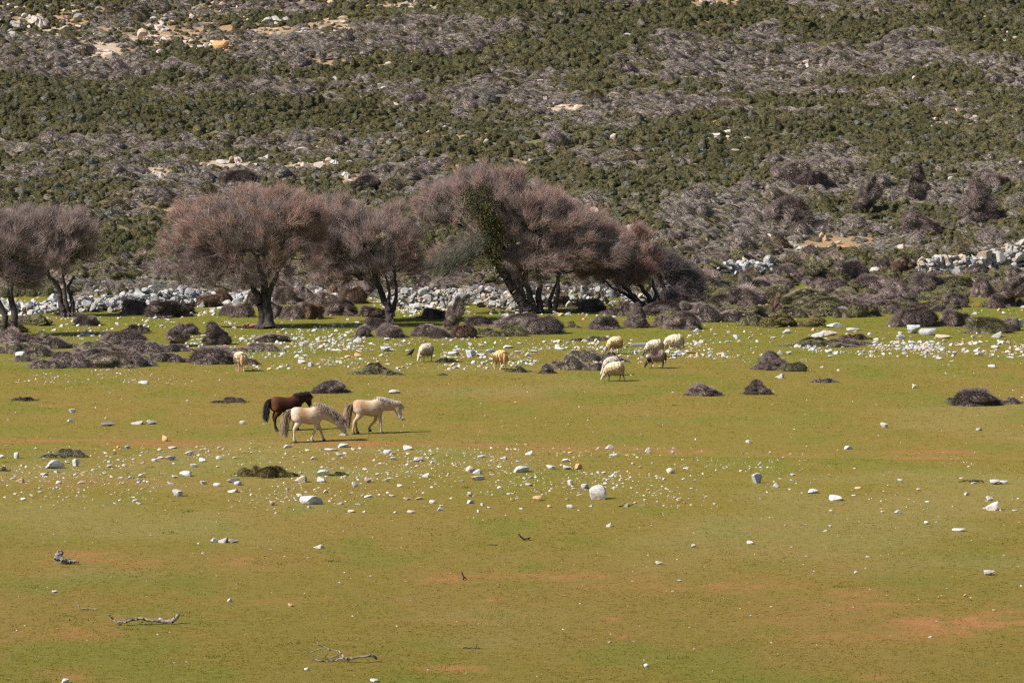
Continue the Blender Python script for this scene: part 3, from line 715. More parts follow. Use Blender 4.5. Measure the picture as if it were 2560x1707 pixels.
STONE_T = {'white': (0.56, 0.55, 0.54), 'grey': (0.42, 0.41, 0.40), 'pale': (0.52, 0.49, 0.46), 'tan': (0.52, 0.42, 0.32), 'orange': (0.60, 0.37, 0.19), 'dark': (0.22, 0.21, 0.2), 'pink': (0.62, 0.51, 0.44), 'blue': (0.44, 0.455, 0.48)}
_sc = [0]
placed = []
def stone(px, row, w_, h_, tone, label, group=None, name='stone', cat='stone', depth=0.8, tilt=0.0, turn=None):
    p, s = at1(px, row)
    me = OUTCROPS[_sc[0] % 6] if cat == 'rock' and label.find('orange pointed') < 0 else STONES_O[_sc[0] % 16]; _sc[0] += 1
    zext = max(v.co.z for v in me.vertices) - min(v.co.z for v in me.vertices)
    yext = max(v.co.y for v in me.vertices) - min(v.co.y for v in me.vertices)
    o = link(name, me); W = w_ / s; H = h_ / s
    o.scale = (W, W * depth / yext, H * 1.3 / zext)
    o.location = p + Vector((0, W * depth * 0.5, H * 0.5 - H * 0.15))
    o.rotation_euler = (random.uniform(-.1, .1), tilt, random.uniform(-0.25, 0.25) if turn is None else turn)
    t = np.array(STONE_T[tone]) * random.uniform(0.93, 1.06); o.color = (*t, 1)
    if cat == 'rock': o.color = (t[0] * .84, t[1] * .79, t[2] * .73, 1)
    tag(o, label, cat, group); placed.append((px, row))
    return o

BIG = [
    (773, 1262, 56, 22, 'white', 'broad white boulder alone on grass below the stony band', 'boulder'),
    (1494, 1249, 44, 36, 'pale', 'big rounded tan-grey boulder at the front of the stony band', 'boulder'),
    (1893, 1208, 28, 26, 'grey', 'upright grey boulder with dark hollows, taller than wide', 'boulder'),
    (1940, 1219, 14, 12, 'white', 'white stone beside the upright grey boulder'),
    (2481, 1276, 32, 22, 'white', 'white pointed boulder near the right edge of the grass', 'boulder'),
    (2475, 1252, 20, 12, 'white', 'small white stone just behind the white pointed boulder'),
    (2488, 1211, 26, 12, 'white', 'flat white stone, bigger half of a broken pair near the right edge'),
    (2510, 1210, 22, 9, 'white', 'flat white stone, smaller half of a broken pair near the right edge'),
    (2091, 1252, 36, 15, 'white', 'notched white boulder on the right-hand grass', 'boulder'),
    (2034, 1234, 26, 12, 'white', 'rounded white stone above the notched white boulder'),
    (1677, 1184, 22, 15, 'tan', 'squarish tan stone at the right end of the stony band'),
    (752, 1206, 32, 17, 'tan', 'layered tan stone in the stony band below the ponies'),
    (806, 1188, 34, 13, 'white', 'white flat-topped stone next to the small dark green shrub'),
    (443, 1241, 28, 18, 'grey', 'blocky grey boulder with a shaded face at the stony band edge', 'boulder'),
    (134, 1172, 48, 21, 'grey', 'wide brown-grey boulder with an orange end, left of the stony band', 'boulder'),
    (189, 1165, 19, 18, 'pale', 'upright pale stone beside the wide brown-grey boulder'),
    (41, 1146, 14, 16, 'pale', 'pale tooth-shaped stone near the left edge'),
    (463, 1191, 30, 14, 'white', 'white wedge-shaped stone with a shadow behind it'),
    (425, 1151, 30, 11, 'grey', 'grey flat stone with a dark underside'),
    (582, 1206, 36, 11, 'dark', 'dark thin slab propped on a white stone by the olive shrub'),
    (580, 1231, 26, 9, 'white', 'white flat slab below the propped dark slab'),
    (887, 1217, 17, 13, 'white', 'white block with grass at its foot in the stony band'),
    (920, 1207, 20, 12, 'tan', 'tan domed stone next to the white block'),
    (968, 1136, 20, 12, 'blue', 'angular grey block above the stony band'),
    (1019, 1125, 24, 12, 'white', 'bright white stone right of the ponies hooves, beside red earth'),
    (1046, 1154, 26, 11, 'pale', 'pale stone with undercut shaded base'),
    (1176, 1181, 24, 16, 'tan', 'brown-tan stone leaning on a white one mid-band'),
    (1193, 1185, 24, 11, 'white', 'white flat stone in front of the brown-tan one mid-band'),
    (1303, 1181, 42, 15, 'white', 'long white stone heap-shaped in the middle of the band'),
    (1377, 1173, 24, 11, 'pale', 'pale rounded stone right of the long white one'),
    (1446, 1173, 22, 14, 'orange', 'orange-streaked sloping stone in the stony band'),
    (1427, 1212, 17, 13, 'white', 'small white pyramid stone above the big rounded boulder'),
    (1462, 1222, 20, 13, 'blue', 'bluish white block beside the big rounded boulder'),
    (1343, 1252, 26, 13, 'orange', 'white block stained orange on its left side'),
    (1196, 1201, 40, 11, 'tan', 'long flat tan stone with orange lichen'),
    (1619, 1133, 14, 13, 'white', 'white cube-like stone near the cart track'),
    (1522, 1317, 13, 11, 'white', 'lone white stone below the dark crooked twig row'),
    (1647, 1411, 17, 9, 'white', 'lone white stone far down the open grass, mid-right'),
    (2474, 1438, 28, 12, 'pale', 'large pale stone low on the right-hand grass'),
    (2397, 1329, 32, 8, 'white', 'long thin white stone on the right-hand grass'),
    (1876, 1360, 18, 9, 'pale', 'pale blocky stone in open grass, right of centre'),
    (1734, 1368, 12, 9, 'grey', 'small grey stone above a flat one in open grass'),
    (1617, 1667, 15, 9, 'white', 'white stone near the bottom edge, right of centre'),
    (796, 1371, 28, 9, 'white', 'flat white stone with a smaller one at its tip'),
    (162, 1708, 20, 12, 'white', 'white stone cut by the bottom edge at left'),
    (935, 1705, 22, 8, 'white', 'white flat stone cut by the bottom edge near centre'),
    (574, 1503, 14, 7, 'white', 'white lozenge stone on the lower left grass'),
    (402, 1550, 12, 6, 'white', 'white stone just behind the long dead branch'),
    (51, 895, 28, 16, 'white', 'white boulder at the end of the broad left shrub patch', 'boulder'),
    (358, 961, 26, 9, 'white', 'flat white stone alone on grass below the left patch'),
    (180, 1032, 18, 10, 'white', 'white domed stone on the open left grass'),
    (174, 1056, 14, 9, 'blue', 'small bluish stone below the white domed one'),
    (341, 1061, 32, 8, 'pale', 'pale flat slab, wider of two side by side on the left grass'),
    (378, 1061, 26, 11, 'grey', 'grey lumpy stone beside the pale flat slab'),
    (268, 1065, 35, 8, 'dark', 'dark lichen-covered flat slab on the left grass'),
    (605, 1060, 15, 9, 'grey', 'small grey stone in front of the brown pony'),
    (412, 1103, 14, 16, 'orange', 'orange upright stone on the red earth track'),
    (986, 984, 30, 10, 'white', 'speckled white stone on grass above the second cream pony'),
    (1005, 1050, 14, 8, 'grey', 'small grey stone just ahead of the standing cream pony'),
    (858, 1089, 22, 7, 'pale', 'pale flat stone under the muzzle of the grazing pony'),
    (857, 1119, 28, 10, 'white', 'white humped stone below the grazing pony'),
    (826, 1128, 34, 7, 'pale', 'long pale sloping stone below the grazing pony'),
    (718, 1120, 22, 8, 'pale', 'pale stone below the hind hooves of the grazing pony'),
    (1178, 892, 28, 17, 'blue', 'large blue-white block among the stones between two sheep', 'boulder'),
    (1134, 888, 30, 9, 'white', 'white flat stone left of the blue-white block'),
    (1203, 891, 24, 8, 'blue', 'low blue-grey stone right of the blue-white block'),
    (1226, 883, 26, 10, 'white', 'white ridge-shaped stone behind the orange sheep'),
    (2089, 820, 40, 13, 'pale', 'flat pale grey boulder beside the neat olive dome', 'boulder'),
    (2045, 843, 34, 14, 'white', 'white boulder, nearer piece of a split outcrop', 'boulder'),
    (2075, 840, 40, 15, 'pink', 'pinkish boulder, farther piece of a split outcrop', 'boulder'),
    (2285, 834, 34, 22, 'white', 'rough white boulder below the dark lumpy mound', 'boulder'),
    (2320, 839, 44, 18, 'grey', 'smooth grey flat boulder beside the rough white one', 'boulder'),
    (2358, 846, 38, 10, 'tan', 'tan flat rock next to the smooth grey boulder'),
    (1970, 834, 18, 12, 'white', 'white stone alone on grass below the olive domes'),
    (2135, 827, 38, 8, 'grey', 'thin grey slab on the grass right of the olive dome'),
    (1950, 946, 24, 11, 'white', 'white angular stone in front of the cone-shaped shrub'),
    (2286, 971, 11, 10, 'white', 'white round stone alone on the right-hand grass'),
    (2211, 1070, 20, 14, 'pale', 'pale rounded stone on the empty right-hand grass'),
    (2121, 1123, 24, 8, 'white', 'white flat stone beside the right-hand cart track'),
    (1873, 1107, 18, 7, 'white', 'white low stone just above the cart track, right of centre'),
    (2448, 1077, 16, 7, 'grey', 'grey wedge stone on the far right grass'),
    (2480, 920, 20, 9, 'white', 'white stone above the large dark domed shrub'),
    (2550, 818, 30, 20, 'white', 'white boulder at the right edge among scrub', 'boulder'),
    (535, 1356, 18, 12, 'pale', 'smooth pale end of the small rock cluster in open grass'),
    (556, 1357, 26, 14, 'grey', 'rugged pitted middle rock of the small cluster in open grass'),
    (582, 1357, 26, 10, 'grey', 'low rugged end rock of the small cluster in open grass'),
    (681, 1263, 16, 11, 'tan', 'small tan stone left of the broad white boulder'),
    (1490, 1172, 0, 0, '', ''),
]
for s_ in BIG:
    if s_[2] == 0: continue
    nm = s_[6] if len(s_) > 6 else 'stone'
    stone(*s_[:6], None, nm, nm)
HILLB = [
    (549, 126, 44, 25, 'orange', 'large orange pointed boulder high on the rocky slope'),
    (760, 386, 54, 19, 'pale', 'pale smooth-topped boulder on the slope above the trees'),
    (590, 409, 34, 20, 'pink', 'peach-coloured block above the big bare tree'),
    (378, 379, 42, 10, 'white', 'white flat rock alone on the left slope'),
    (92, 72, 56, 34, 'pale', 'large pale boulder of the outcrop at the top left'),
    (42, 74, 44, 26, 'grey', 'grey boulder at the left end of the top left outcrop'),
    (66, 50, 36, 18, 'pale', 'pale boulder behind the larger one at the top left'),
    (360, 104, 44, 34, 'pink', 'pinkish crag among orange earth on the upper left slope'),
    (395, 78, 60, 20, 'pale', 'pale rock above the pinkish crag'),
    (690, 62, 66, 22, 'white', 'white jagged outcrop on the upper slope'),
    (776, 86, 78, 11, 'pale', 'long pale ledge on the upper slope'),
    (250, 140, 90, 16, 'pink', 'broad pinkish rock pavement on the left slope'),
    (330, 158, 90, 14, 'pale', 'pale rock line running along the left slope'),
    (1728, 196, 46, 15, 'white', 'white jagged rock in the middle of the slope, upper of two'),
    (1715, 214, 42, 12, 'white', 'white jagged rock in the middle of the slope, lower of two'),
    (2035, 172, 54, 13, 'white', 'white broken rock on the grey right-hand slope'),
    (1430, 274, 104, 14, 'pink', 'long pinkish ledge across the middle slope'),
    (1362, 252, 18, 12, 'pale', 'small pale rock above the long pinkish ledge'),
    (1758, 8, 66, 16, 'pink', 'pale ledge at the top edge of the slope, nearer centre'),
    (1862, 9, 70, 8, 'pink', 'thin pale ledge at the top edge of the slope'),
    (1907, 22, 16, 11, 'white', 'small white block under the thin top ledge'),
    (1100, 322, 30, 9, 'white', 'white rock with green scrub round it above the great tree'),
    (864, 447, 24, 18, 'white', 'white block above the gap between the bare trees'),
    (885, 456, 50, 9, 'pale', 'pale flat rock under the white block'),
    (2061, 603, 26, 23, 'tan', 'tan upright rock above the orange ledge'),
    (2116, 631, 96, 17, 'orange', 'orange layered ledge above the right-hand scrub'),
    (1985, 640, 50, 9, 'orange', 'thin orange ledge end above the scrub'),
    (1862, 222, 32, 8, 'white', 'white flat rock on the grey slope'),
    (1656, 270, 24, 6, 'white', 'small flat white rock right of the long ledge'),
    (2513, 110, 16, 11, 'white', 'white rock high on the right slope'),
    (2475, 94, 26, 9, 'pale', 'pale rock left of the white one high on the right slope'),
    (2360, 108, 16, 10, 'pale', 'lone pale rock in dark green scrub, upper right'),
    (520, 418, 70, 9, 'pink', 'pinkish low ledge left of the peach block'),
    (770, 418, 80, 10, 'pale', 'pale low ledge right of the peach block'),
    (835, 415, 24, 16, 'white', 'white block at the end of the pale ledge'),
    (395, 446, 32, 16, 'white', 'white rock on bare earth above the left trees'),
    (1545, 348, 40, 7, 'orange', 'small orange ledge on the green slope'),
    (640, 112, 30, 10, 'tan', 'tan rock beside the orange pointed boulder'),
]
for s_ in HILLB:
    p, s = at1(s_[0], s_[1]); stone(*s_, None, 'rock', 'rock', 1.2 if s_[2] < 60 else 0.7)
WB = [(1925, 672, 26, 14, 'white'), (1945, 680, 34, 14, 'white'), (1935, 690, 36, 14, 'pale'), (1968, 660, 24, 8, 'white')]
for k, (lx, lb) in enumerate([('upper block of the white rock stack in the right scrub', 'a'), ('middle block of the white rock stack in the right scrub', 'b'), ('lowest pale block of the white rock stack in the right scrub', 'c'), ('thin white rock just right of the stack in the scrub', 'd')]):
    stone(*WB[k], lx, None, 'boulder', 'boulder')

# individuals of the scattered stones
ZONES = [  # x0,x1,y0,y1,n, size range (px), group, label
    (0, 760, 1115, 1262, 70, (8, 23), 'stones of the left part of the stony band', 'pale stone in the stony band below and left of the ponies'),
    (760, 1560, 1120, 1285, 78, (8, 24), 'stones of the middle of the stony band', 'pale stone in the middle of the stony band below the ponies'),
    (1560, 2000, 1130, 1270, 28, (7, 17), 'stones of the thin right end of the stony band', 'pale stone where the stony band thins out to the right'),
    (2000, 2560, 1190, 1330, 16, (9, 20), 'stones on the right-hand grass', 'pale stone scattered on the right-hand grass below the track'),
    (640, 1620, 850, 920, 46, (10, 26), 'stones among the grazing sheep', 'white stone on the stony ground among the grazing sheep'),
    (1660, 2560, 830, 905, 30, (10, 28), 'stones of the stony strip on the right', 'pale stone in the stony strip right of the sheep'),
    (0, 2560, 1300, 1690, 14, (9, 15), 'lone stones on the open near grass', 'small lone pale stone on the open grass in front of the stony band'),
]
TN = ['white', 'white', 'white', 'pale', 'pale', 'grey', 'blue', 'tan', 'pink', 'white', 'pale', 'orange']
for (x0, x1, y0, y1, n, (a_, b_), grp, lab) in ZONES:
    k = 0
    while k < n:
        px = random.uniform(x0, x1); py = random.uniform(y0, y1) if n != 26 else random.triangular(y0, y1, 1190)
        if any(abs(px - q[0]) < 22 and abs(py - q[1]) < 7 for q in placed): continue
        w_ = a_ + (b_ - a_) * random.random() ** 2.2; h_ = w_ * random.uniform(0.2, 0.6)
        stone(px, py, w_, h_, random.choice(TN), lab, grp, tilt=random.uniform(-0.2, 0.2)); k += 1

# the uncounted rest of the stones
def stone_cloud():
    P = []; SZ = []
    def z_(x0, x1, y0, y1, n, a_, b_, yb=None, clump=True):
        px = rng.uniform(x0, x1, n * 3); py = rng.uniform(y0, y1, n * 3) if yb is None else rng.triangular(y0, yb, y1, n * 3)
        p = at(px, py)
        if clump: ok = fbm(p[:, 0] / 1.8, p[:, 1] / 5, 90, 3) + rng.normal(0, .08, n * 3) > 0.49
        else: ok = np.ones(n * 3, bool)
        p = p[ok][:n]
        P.append(p); SZ.append((a_ + (b_ - a_) * rng.random(len(p)) ** 4) * p[:, 1] / F)
    z_(0, 1950, 1105, 1290, 1300, 2.5, 9, 1185); z_(0, 1700, 1120, 1260, 1100, 2.5, 11); z_(1500, 2560, 1130, 1300, 200, 3, 9)
    z_(0, 2560, 930, 1140, 420, 2.5, 7, None, False); z_(0, 2560, 1250, 1700, 330, 2.5, 7, 1300, False); z_(0, 2560, 1350, 1700, 170, 2.5, 8, None, False)
    z_(560, 2560, 850, 930, 1250, 2.5, 12, 870); z_(600, 1700, 845, 925, 750, 3, 17); z_(1600, 2560, 850, 900, 1100, 2.5, 17, 868); z_(0, 560, 910, 960, 200, 3, 9)
    z_(420, 900, 785, 870, 850, 2.5, 14); z_(0, 420, 770, 860, 350, 3, 14); z_(860, 1420, 700, 800, 900, 4, 22, 730); z_(960, 1300, 725, 800, 420, 6, 26); z_(1700, 2560, 760, 850, 400, 3, 14); z_(1300, 1750, 740, 800, 120, 4, 14)
    z_(0, 620, 720, 800, 500, 5, 18); z_(560, 1000, 715, 790, 350, 4, 16); z_(2200, 2560, 640, 720, 160, 5, 18)
    return np.concatenate(P), np.concatenate(SZ)
P_, SZ_ = stone_cloud(); n = len(P_)
tn = np.array([STONE_T[t] for t in TN])[rng.integers(0, len(TN), n)] * rng.uniform(0.85, 1.08, n)[:, None]
scatter('scattered_pebbles', P_ + np.array([0, 0, 0.0]) + np.stack([0 * SZ_, 0 * SZ_, SZ_ * 0.10], 1), np.stack([SZ_, SZ_, SZ_ * rng.uniform(0.6, 1.25, n)], 1), np.stack([rng.normal(0, .25, n), rng.normal(0, .25, n), rng.uniform(0, 6.28, n)], 1), rng.integers(0, 12, n), tn, STONES_I, M_stone_i, 'small pale stones strewn over the grass')
# rocks between the hillside scrub
N = 24000
y = np.sqrt(rng.uniform(190.0 ** 2, 340.0 ** 2, N)); x = (rng.random(N) - 0.5) * 0.34 * y; px, py = proj(x, y, height(x, y))
bare = np.zeros(N)
for (cx, cy, rx, ry, a) in HILL_BARE: bare = np.maximum(bare, a * np.exp(-((px - cx) / rx) ** 2 - ((py - cy) / ry) ** 2))
k_ = rng.random(N) < np.clip(bare * 1.1 + 0.03, 0, 0.9) * smooth(0.36, 0.56, fbm(x / 3.5, y / 3.5, 95, 3))
x, y, px, py, bare = x[k_], y[k_], px[k_], py[k_], bare[k_]; n = len(x)
sz = 0.14 + 0.5 * rng.random(n) ** 2.6
HT = [STONE_T[t] for t in ('pale', 'white', 'pink', 'tan', 'pink', 'grey')]
tn = np.array(HT)[rng.integers(0, 6, n)] * np.array([.82, .78, .72])
scatter('hillside_rubble', np.stack([x, y, height(x, y) + sz * 0.22], 1), np.stack([sz * rng.uniform(1, 1.6, n), sz, sz * rng.uniform(0.9, 1.5, n)], 1), np.stack([rng.normal(0, .15, n), rng.normal(0, .15, n), rng.uniform(0, 6.28, n)], 1), rng.integers(0, 12, n), tn, STONES_I, M_stone_i, 'pale rubble between the hillside scrub')

# ------------------------------------------------------------------ dry stone walls
def wall(label, pts, hgt, thick, n, a_, b_, tones, seed, spread=0.5):
    r = np.random.default_rng(seed); acc = Acc()
    W = [at1(px, row)[0] for px, row in pts]
    seg = np.array([[v.x, v.y] for v in W]); ln = np.linalg.norm(np.diff(seg, axis=0), axis=1); cum = np.concatenate([[0], np.cumsum(ln)])
    c0 = W[0].copy()
    for k in range(n):
        t = r.uniform(0, cum[-1]); i = min(np.searchsorted(cum, t) - 1, len(ln) - 1); i = max(i, 0); f_ = (t - cum[i]) / ln[i]
        q = seg[i] * (1 - f_) + seg[i + 1] * f_
        H = np.interp(t / cum[-1], np.linspace(0, 1, len(hgt)), hgt) * (0.75 + 0.5 * vnoise(np.array([t / 1.5]), np.array([seed * 1.0]), 3)[0])
        u = r.random(); zz = H * u ** 0.9
        off = r.normal(0, spread) * (1 - 0.6 * u) * thick - 0.0
        s = r.uniform(a_, b_) * (1.0 if r.random() > 0.12 else 1.5)
        me = STONES_I[r.integers(0, 12)]
        key = me.name
        V, T = STN[key]
        e = Euler((r.normal(0, .3), r.normal(0, .3), r.uniform(0, 6.28))).to_matrix(); M_ = np.array(e)
        Vv = (V * np.array([s, s, s * r.uniform(0.9, 1.5)])) @ M_.T
        x_ = q[0] + r.normal(0, .1); y_ = q[1] + off
        Vv = Vv + np.array([x_, y_, float(height(x_, y_)) + zz * (1 - min(abs(off) / (thick * 1.6), 0.85)) + 0.05]) - np.array(c0)
        acc.add(Vv, T=T, col=np.array(STONE_T[tones[r.integers(0, len(tones))]]) * r.uniform(0.62, 0.98))
    o = link('dry_stone_wall', acc.mesh('dry_stone_wall', [M_stone_g])); o.location = c0
    tag(o, label, 'stone wall'); return o
STN = {}
for me in STONES_I:
    V = np.empty(len(me.vertices) * 3, np.float32); me.vertices.foreach_get('co', V)
    STN[me.name] = (V.reshape(-1, 3), np.array([list(p.vertices) for p in me.polygons]))
TW = ['white', 'pale', 'grey', 'blue', 'grey', 'pale']
wall('tumbled white dry stone wall running behind the left trees', [(-60, 782), (120, 780), (260, 774), (420, 768), (560, 755), (700, 748), (860, 745)], [.45, .6, .65, .95, .5, .3, .35], 2.0, 1250, .12, .46, TW, 3, .8)
wall('collapsed stone wall spilling rubble between the second tree and the great tree', [(960, 760), (1060, 758), (1180, 758), (1290, 764)], [.45, .7, .8, .6], 3.6, 430, .12, .44, ['pale', 'grey', 'tan', 'grey', 'grey', 'dark'], 4, 1.0)
wall('shaded stretch of stone wall behind the trunks of the great tree', [(1290, 766), (1450, 768), (1620, 762), (1760, 742)], [.9, .95, .8, .5], 1.3, 300, .15, .46, ['grey', 'grey', 'blue', 'dark', 'pale'], 5, .8)  # darker stone tones imitate the shade lying on this stretch
wall('pale lichened dry stone wall above the scrub at the right edge', [(2262, 692), (2330, 686), (2420, 680), (2500, 668), (2600, 662)], [.6, 1.0, 1.05, 1.0, 1.3], 0.55, 460, .2, .55, ['pale', 'white', 'tan', 'grey', 'pale'], 6, .45)
wall('pieces of old stone wall showing between the shrubs right of the trees', [(1780, 700), (1860, 690), (1930, 688)], [.7, .8, .7], 0.6, 110, .25, .6, TW, 8, .5)

# ------------------------------------------------------------------ trees
def tree(name, label, base, stems, crowns, twigs, red=0.4, dark=False, attract=420, group=None, up=0.45, seed=1, rmin=0.0042, blow=0.15):
    """base: photo pixel of the foot; stems: list of (polyline in photo pixels, radius m); crowns: (cx, cy, rx, ry, weight) in photo pixels"""
    global rng
    rng = np.random.default_rng(seed)
    p, s = at1(*base)
    def loc(px, py, dy=0.0): return np.array([(px - base[0]) / s, dy, (base[1] - py) / s])
    root = empty(name, p, 0, label, 'tree', group)
    nodes = []; par = []; rad = []; stem_of = []
    for si, (pl, r0) in enumerate(stems):
        pts = [loc(*q) for q in pl]; yj = rng.normal(0, 0.25)
        prev = -1; P = []
        for i in range(len(pts) - 1):
            for t in np.linspace(0, 1, 5)[:-1 if i < len(pts) - 2 else None]:
                q = pts[i] * (1 - t) + pts[i + 1] * t; P.append(q)
        P = np.array(P); m_ = len(P); P[:, 1] += np.linspace(0.1, 1, m_) * yj
        P[1:-1] += rng.normal(0, 0.025, (m_ - 2, 3))
        acc = Acc()
        rr = r0 * (1.25 - 0.75 * np.linspace(0, 1, m_)); rr[0] *= 1.35
        dP = P[1:] - P[:-1]
        prisms(acc, P[:-1] - dP * 0.06, P[1:] + dP * 0.06, rr[:-1], rr[1:], 9)
        for k in range(3):                                   # buttress roots
            a = rng.uniform(0, 6.28)
            prisms(acc, [P[0] + np.array([0, 0, 0.25 * r0 / 0.15])], [P[0] + np.array([math.cos(a) * 0.45, math.sin(a) * 0.35, -0.05])], [r0 * 0.6], [r0 * 0.25], 6)
        link('trunk', acc.mesh('trunk', [M_bark], True), root)
        for i in range(m_ // 2, m_):
            nodes.append(P[i]); par.append(-1); rad.append(rr[i]); stem_of.append(si)
    nst = len(nodes)
    A = []
    tw = sum(c[4] for c in crowns)
    CRs = []
    for (cx, cy, rx, ry, wgt) in crowns:
        c = loc(cx, cy); rx /= s; ry /= s
        c[1] = rng.normal(0, 0.2); CRs.append((c, rx, ry))
        k = int(attract * wgt / tw)
        u = unit(k) * (rng.random(k) ** 0.42)[:, None]
        kc = max(k // 11, 3); cc = unit(kc) * (rng.random(kc) ** 0.36)[:, None]       # boughs: knots of branches with gaps between
        bk = rng.random(k) < .72
        u[bk] = cc[rng.integers(0, kc, bk.sum())] + rng.normal(0, .13, (bk.sum(), 3))
        A.append(c + u * np.array([rx, rx * 0.75, ry]) * 0.93)
    A = np.concatenate(A)
    A = A[A[:, 2] > 0.5]
    top = np.mean(nodes, axis=0)
    A = A[np.argsort(np.linalg.norm(A - top, axis=1))]
    nodes = list(nodes)
    depth_of = [0] * nst
    arr = np.zeros((nst + len(A) * 14, 3)); arr[:nst] = np.array(nodes); m_ = nst
    tips = []
    for q in A:
        dd = np.linalg.norm(arr[:m_] - q, axis=1); dd[:nst] *= 0.9
        dd = dd + 0.8 * np.maximum(arr[:m_, 2] - q[2], 0)            # branches climb
        i = int(np.argmin(dd)); L = np.linalg.norm(arr[i] - q)
        k = int(np.clip(L / 0.3, 1, 12)); prev = i
        sag = np.array([0, 0, 0.12 * L])
        for t in range(1, k + 1):
            f_ = t / k
            pt = arr[i] * (1 - f_) + q * f_ - sag * math.sin(f_ * math.pi) * 0.6 + rng.normal(0, 0.03, 3) * (f_ < 1)
            arr[m_] = pt; par.append(prev); prev = m_; m_ += 1
        tips.append(prev)
    arr = arr[:m_]; par = np.array(par)
    load = np.zeros(m_); load[tips] = 1
    for i in range(m_ - 1, nst - 1, -1):
        if par[i] >= 0: load[par[i]] += load[i]
    r_ = 0.0075 * np.maximum(load, 1) ** 0.47
    i = np.arange(nst, m_); j = par[nst:]
    rj = np.minimum(np.where(j < nst, r_[i] * 1.15, r_[j]), r_[i] * 1.5)
    thick = r_[i] > 0.022
    org = np.concatenate([np.array(stem_of), np.zeros(m_ - nst, int)])
    for q in range(nst, m_): org[q] = org[par[q]]
    for si in range(len(stems)):
        sel = thick & (org[i] == si)
        if sel.any():
            acc = Acc(); prisms(acc, arr[j][sel], arr[i][sel], rj[sel], r_[i][sel], 6)
            link('boughs', acc.mesh('boughs', [M_bark], True), root)
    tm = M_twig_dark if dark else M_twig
    acc = Acc(); prisms(acc, arr[j][~thick], arr[i][~thick], rj[~thick], r_[i][~thick], 3)
    accr = Acc()
    # twigs
    src = np.concatenate([np.array(tips), np.array([t for t in range(nst, m_) if load[t] < 6])])
    ids = src[rng.integers(0, len(src), twigs)]
    pp = arr[ids] + rng.normal(0, 0.10, (twigs, 3))
    cen = np.array([top[0], 0, top[2] - 0.2])
    out = pp - cen; out /= np.linalg.norm(out, axis=1, keepdims=True)
    # depth inside the crown union: 1 at surface
    surf = np.full(twigs, 9.0)
    for (c, rx, ry) in CRs:
        surf = np.minimum(surf, np.sqrt((((pp - c) / np.array([rx, rx * 0.75, ry])) ** 2).sum(1)))
    dirs = out * 0.8 + unit(twigs) * 0.85 + np.array([blow, 0, up * .6])
    dirs /= np.linalg.norm(dirs, axis=1, keepdims=True)
    ln = (0.2 + 0.6 * rng.random(twigs) ** 1.5) * np.where(surf > 0.85, 0.85, 1.0)
    isr = (surf > 0.72) & (out[:, 2] > 0.12) & (rng.random(twigs) < red * 1.6) | (rng.random(twigs) < red * 0.25)
    rr = rng.uniform(rmin, rmin * 2.1, twigs)
    spikes(acc, pp[~isr], dirs[~isr] * ln[~isr, None], rr[~isr])
    if isr.any():
        spikes(accr, pp[isr], dirs[isr] * ln[isr, None], rr[isr] * 0.95)
    V = np.concatenate(acc.V + accr.V); na = acc.n
    Ts = [t for t in acc.T] + [t + na for t in accr.T]; Qs = acc.Q
    nT1 = sum(len(t) for t in acc.T); nT2 = sum(len(t) for t in accr.T); nQ = sum(len(q) for q in Qs)
    fm = np.concatenate([np.zeros(nT1), np.ones(nT2), np.zeros(nQ)])
    me = mesh_np('crown', V, [np.concatenate(Ts), np.concatenate(Qs)] if Qs else [np.concatenate(Ts)], [tm, M_twig_red], fm)
    link('crown', me, root)
    return root, loc, s, arr

GT = None
for a in [  # additional shrubs; their dark tone stands in for the deep shade here
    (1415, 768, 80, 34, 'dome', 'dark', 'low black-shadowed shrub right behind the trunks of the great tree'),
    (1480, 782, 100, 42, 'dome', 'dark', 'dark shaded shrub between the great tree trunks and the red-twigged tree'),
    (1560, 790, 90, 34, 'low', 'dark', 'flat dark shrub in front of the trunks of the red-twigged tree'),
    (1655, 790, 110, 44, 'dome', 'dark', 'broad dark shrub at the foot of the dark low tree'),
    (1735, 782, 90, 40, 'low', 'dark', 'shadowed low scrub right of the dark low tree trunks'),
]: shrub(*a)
tree('bare_tree', 'grey bare tree cut by the left picture edge, twin trunks in shade', (18, 842),
     [([(8, 842), (12, 790), (-8, 740), (-30, 680)], .13), ([(34, 838), (36, 790), (24, 735), (34, 690), (50, 640)], .14)],
     [(30, 640, 80, 95, 1.4), (-50, 620, 110, 110, 1.2), (60, 690, 50, 40, .5)], 28000, .12, False, 480, None, .45, 11)
tree('bare_tree', 'grey-mauve bare tree with several slim trunks, second from the left edge', (168, 792),
     [([(160, 792), (152, 755), (146, 715), (120, 685)], .13), ([(172, 790), (166, 750), (160, 710), (160, 670)], .09), ([(182, 790), (180, 755), (168, 720), (185, 690)], .1)],
     [(130, 585, 100, 60, 1.5), (180, 610, 65, 65, 1), (80, 560, 70, 40, .7), (130, 650, 95, 42, .9), (55, 620, 60, 50, .5)], 32000, .15, False, 560, None, .45, 12)
tree('bare_tree', 'large umbrella-shaped reddish bare tree with a forked trunk', (660, 822),
     [([(655, 822), (655, 785), (645, 745), (628, 712), (600, 680)], .16), ([(672, 818), (668, 770), (662, 720), (655, 690), (640, 640)], .19), ([(668, 760), (680, 715), (700, 670), (720, 640), (760, 590)], .10), ([(664, 730), (670, 690), (690, 640), (730, 570)], .09)],
     [(620, 555, 195, 92, 2.8), (500, 605, 115, 100, 1.7), (690, 545, 135, 78, 1.5), (600, 645, 140, 65, 1.2), (735, 625, 80, 75, .9), (530, 670, 100, 50, .8), (770, 560, 75, 55, .7), (470, 660, 75, 60, .6)], 64000, .55, False, 1050, None, .5, 13)
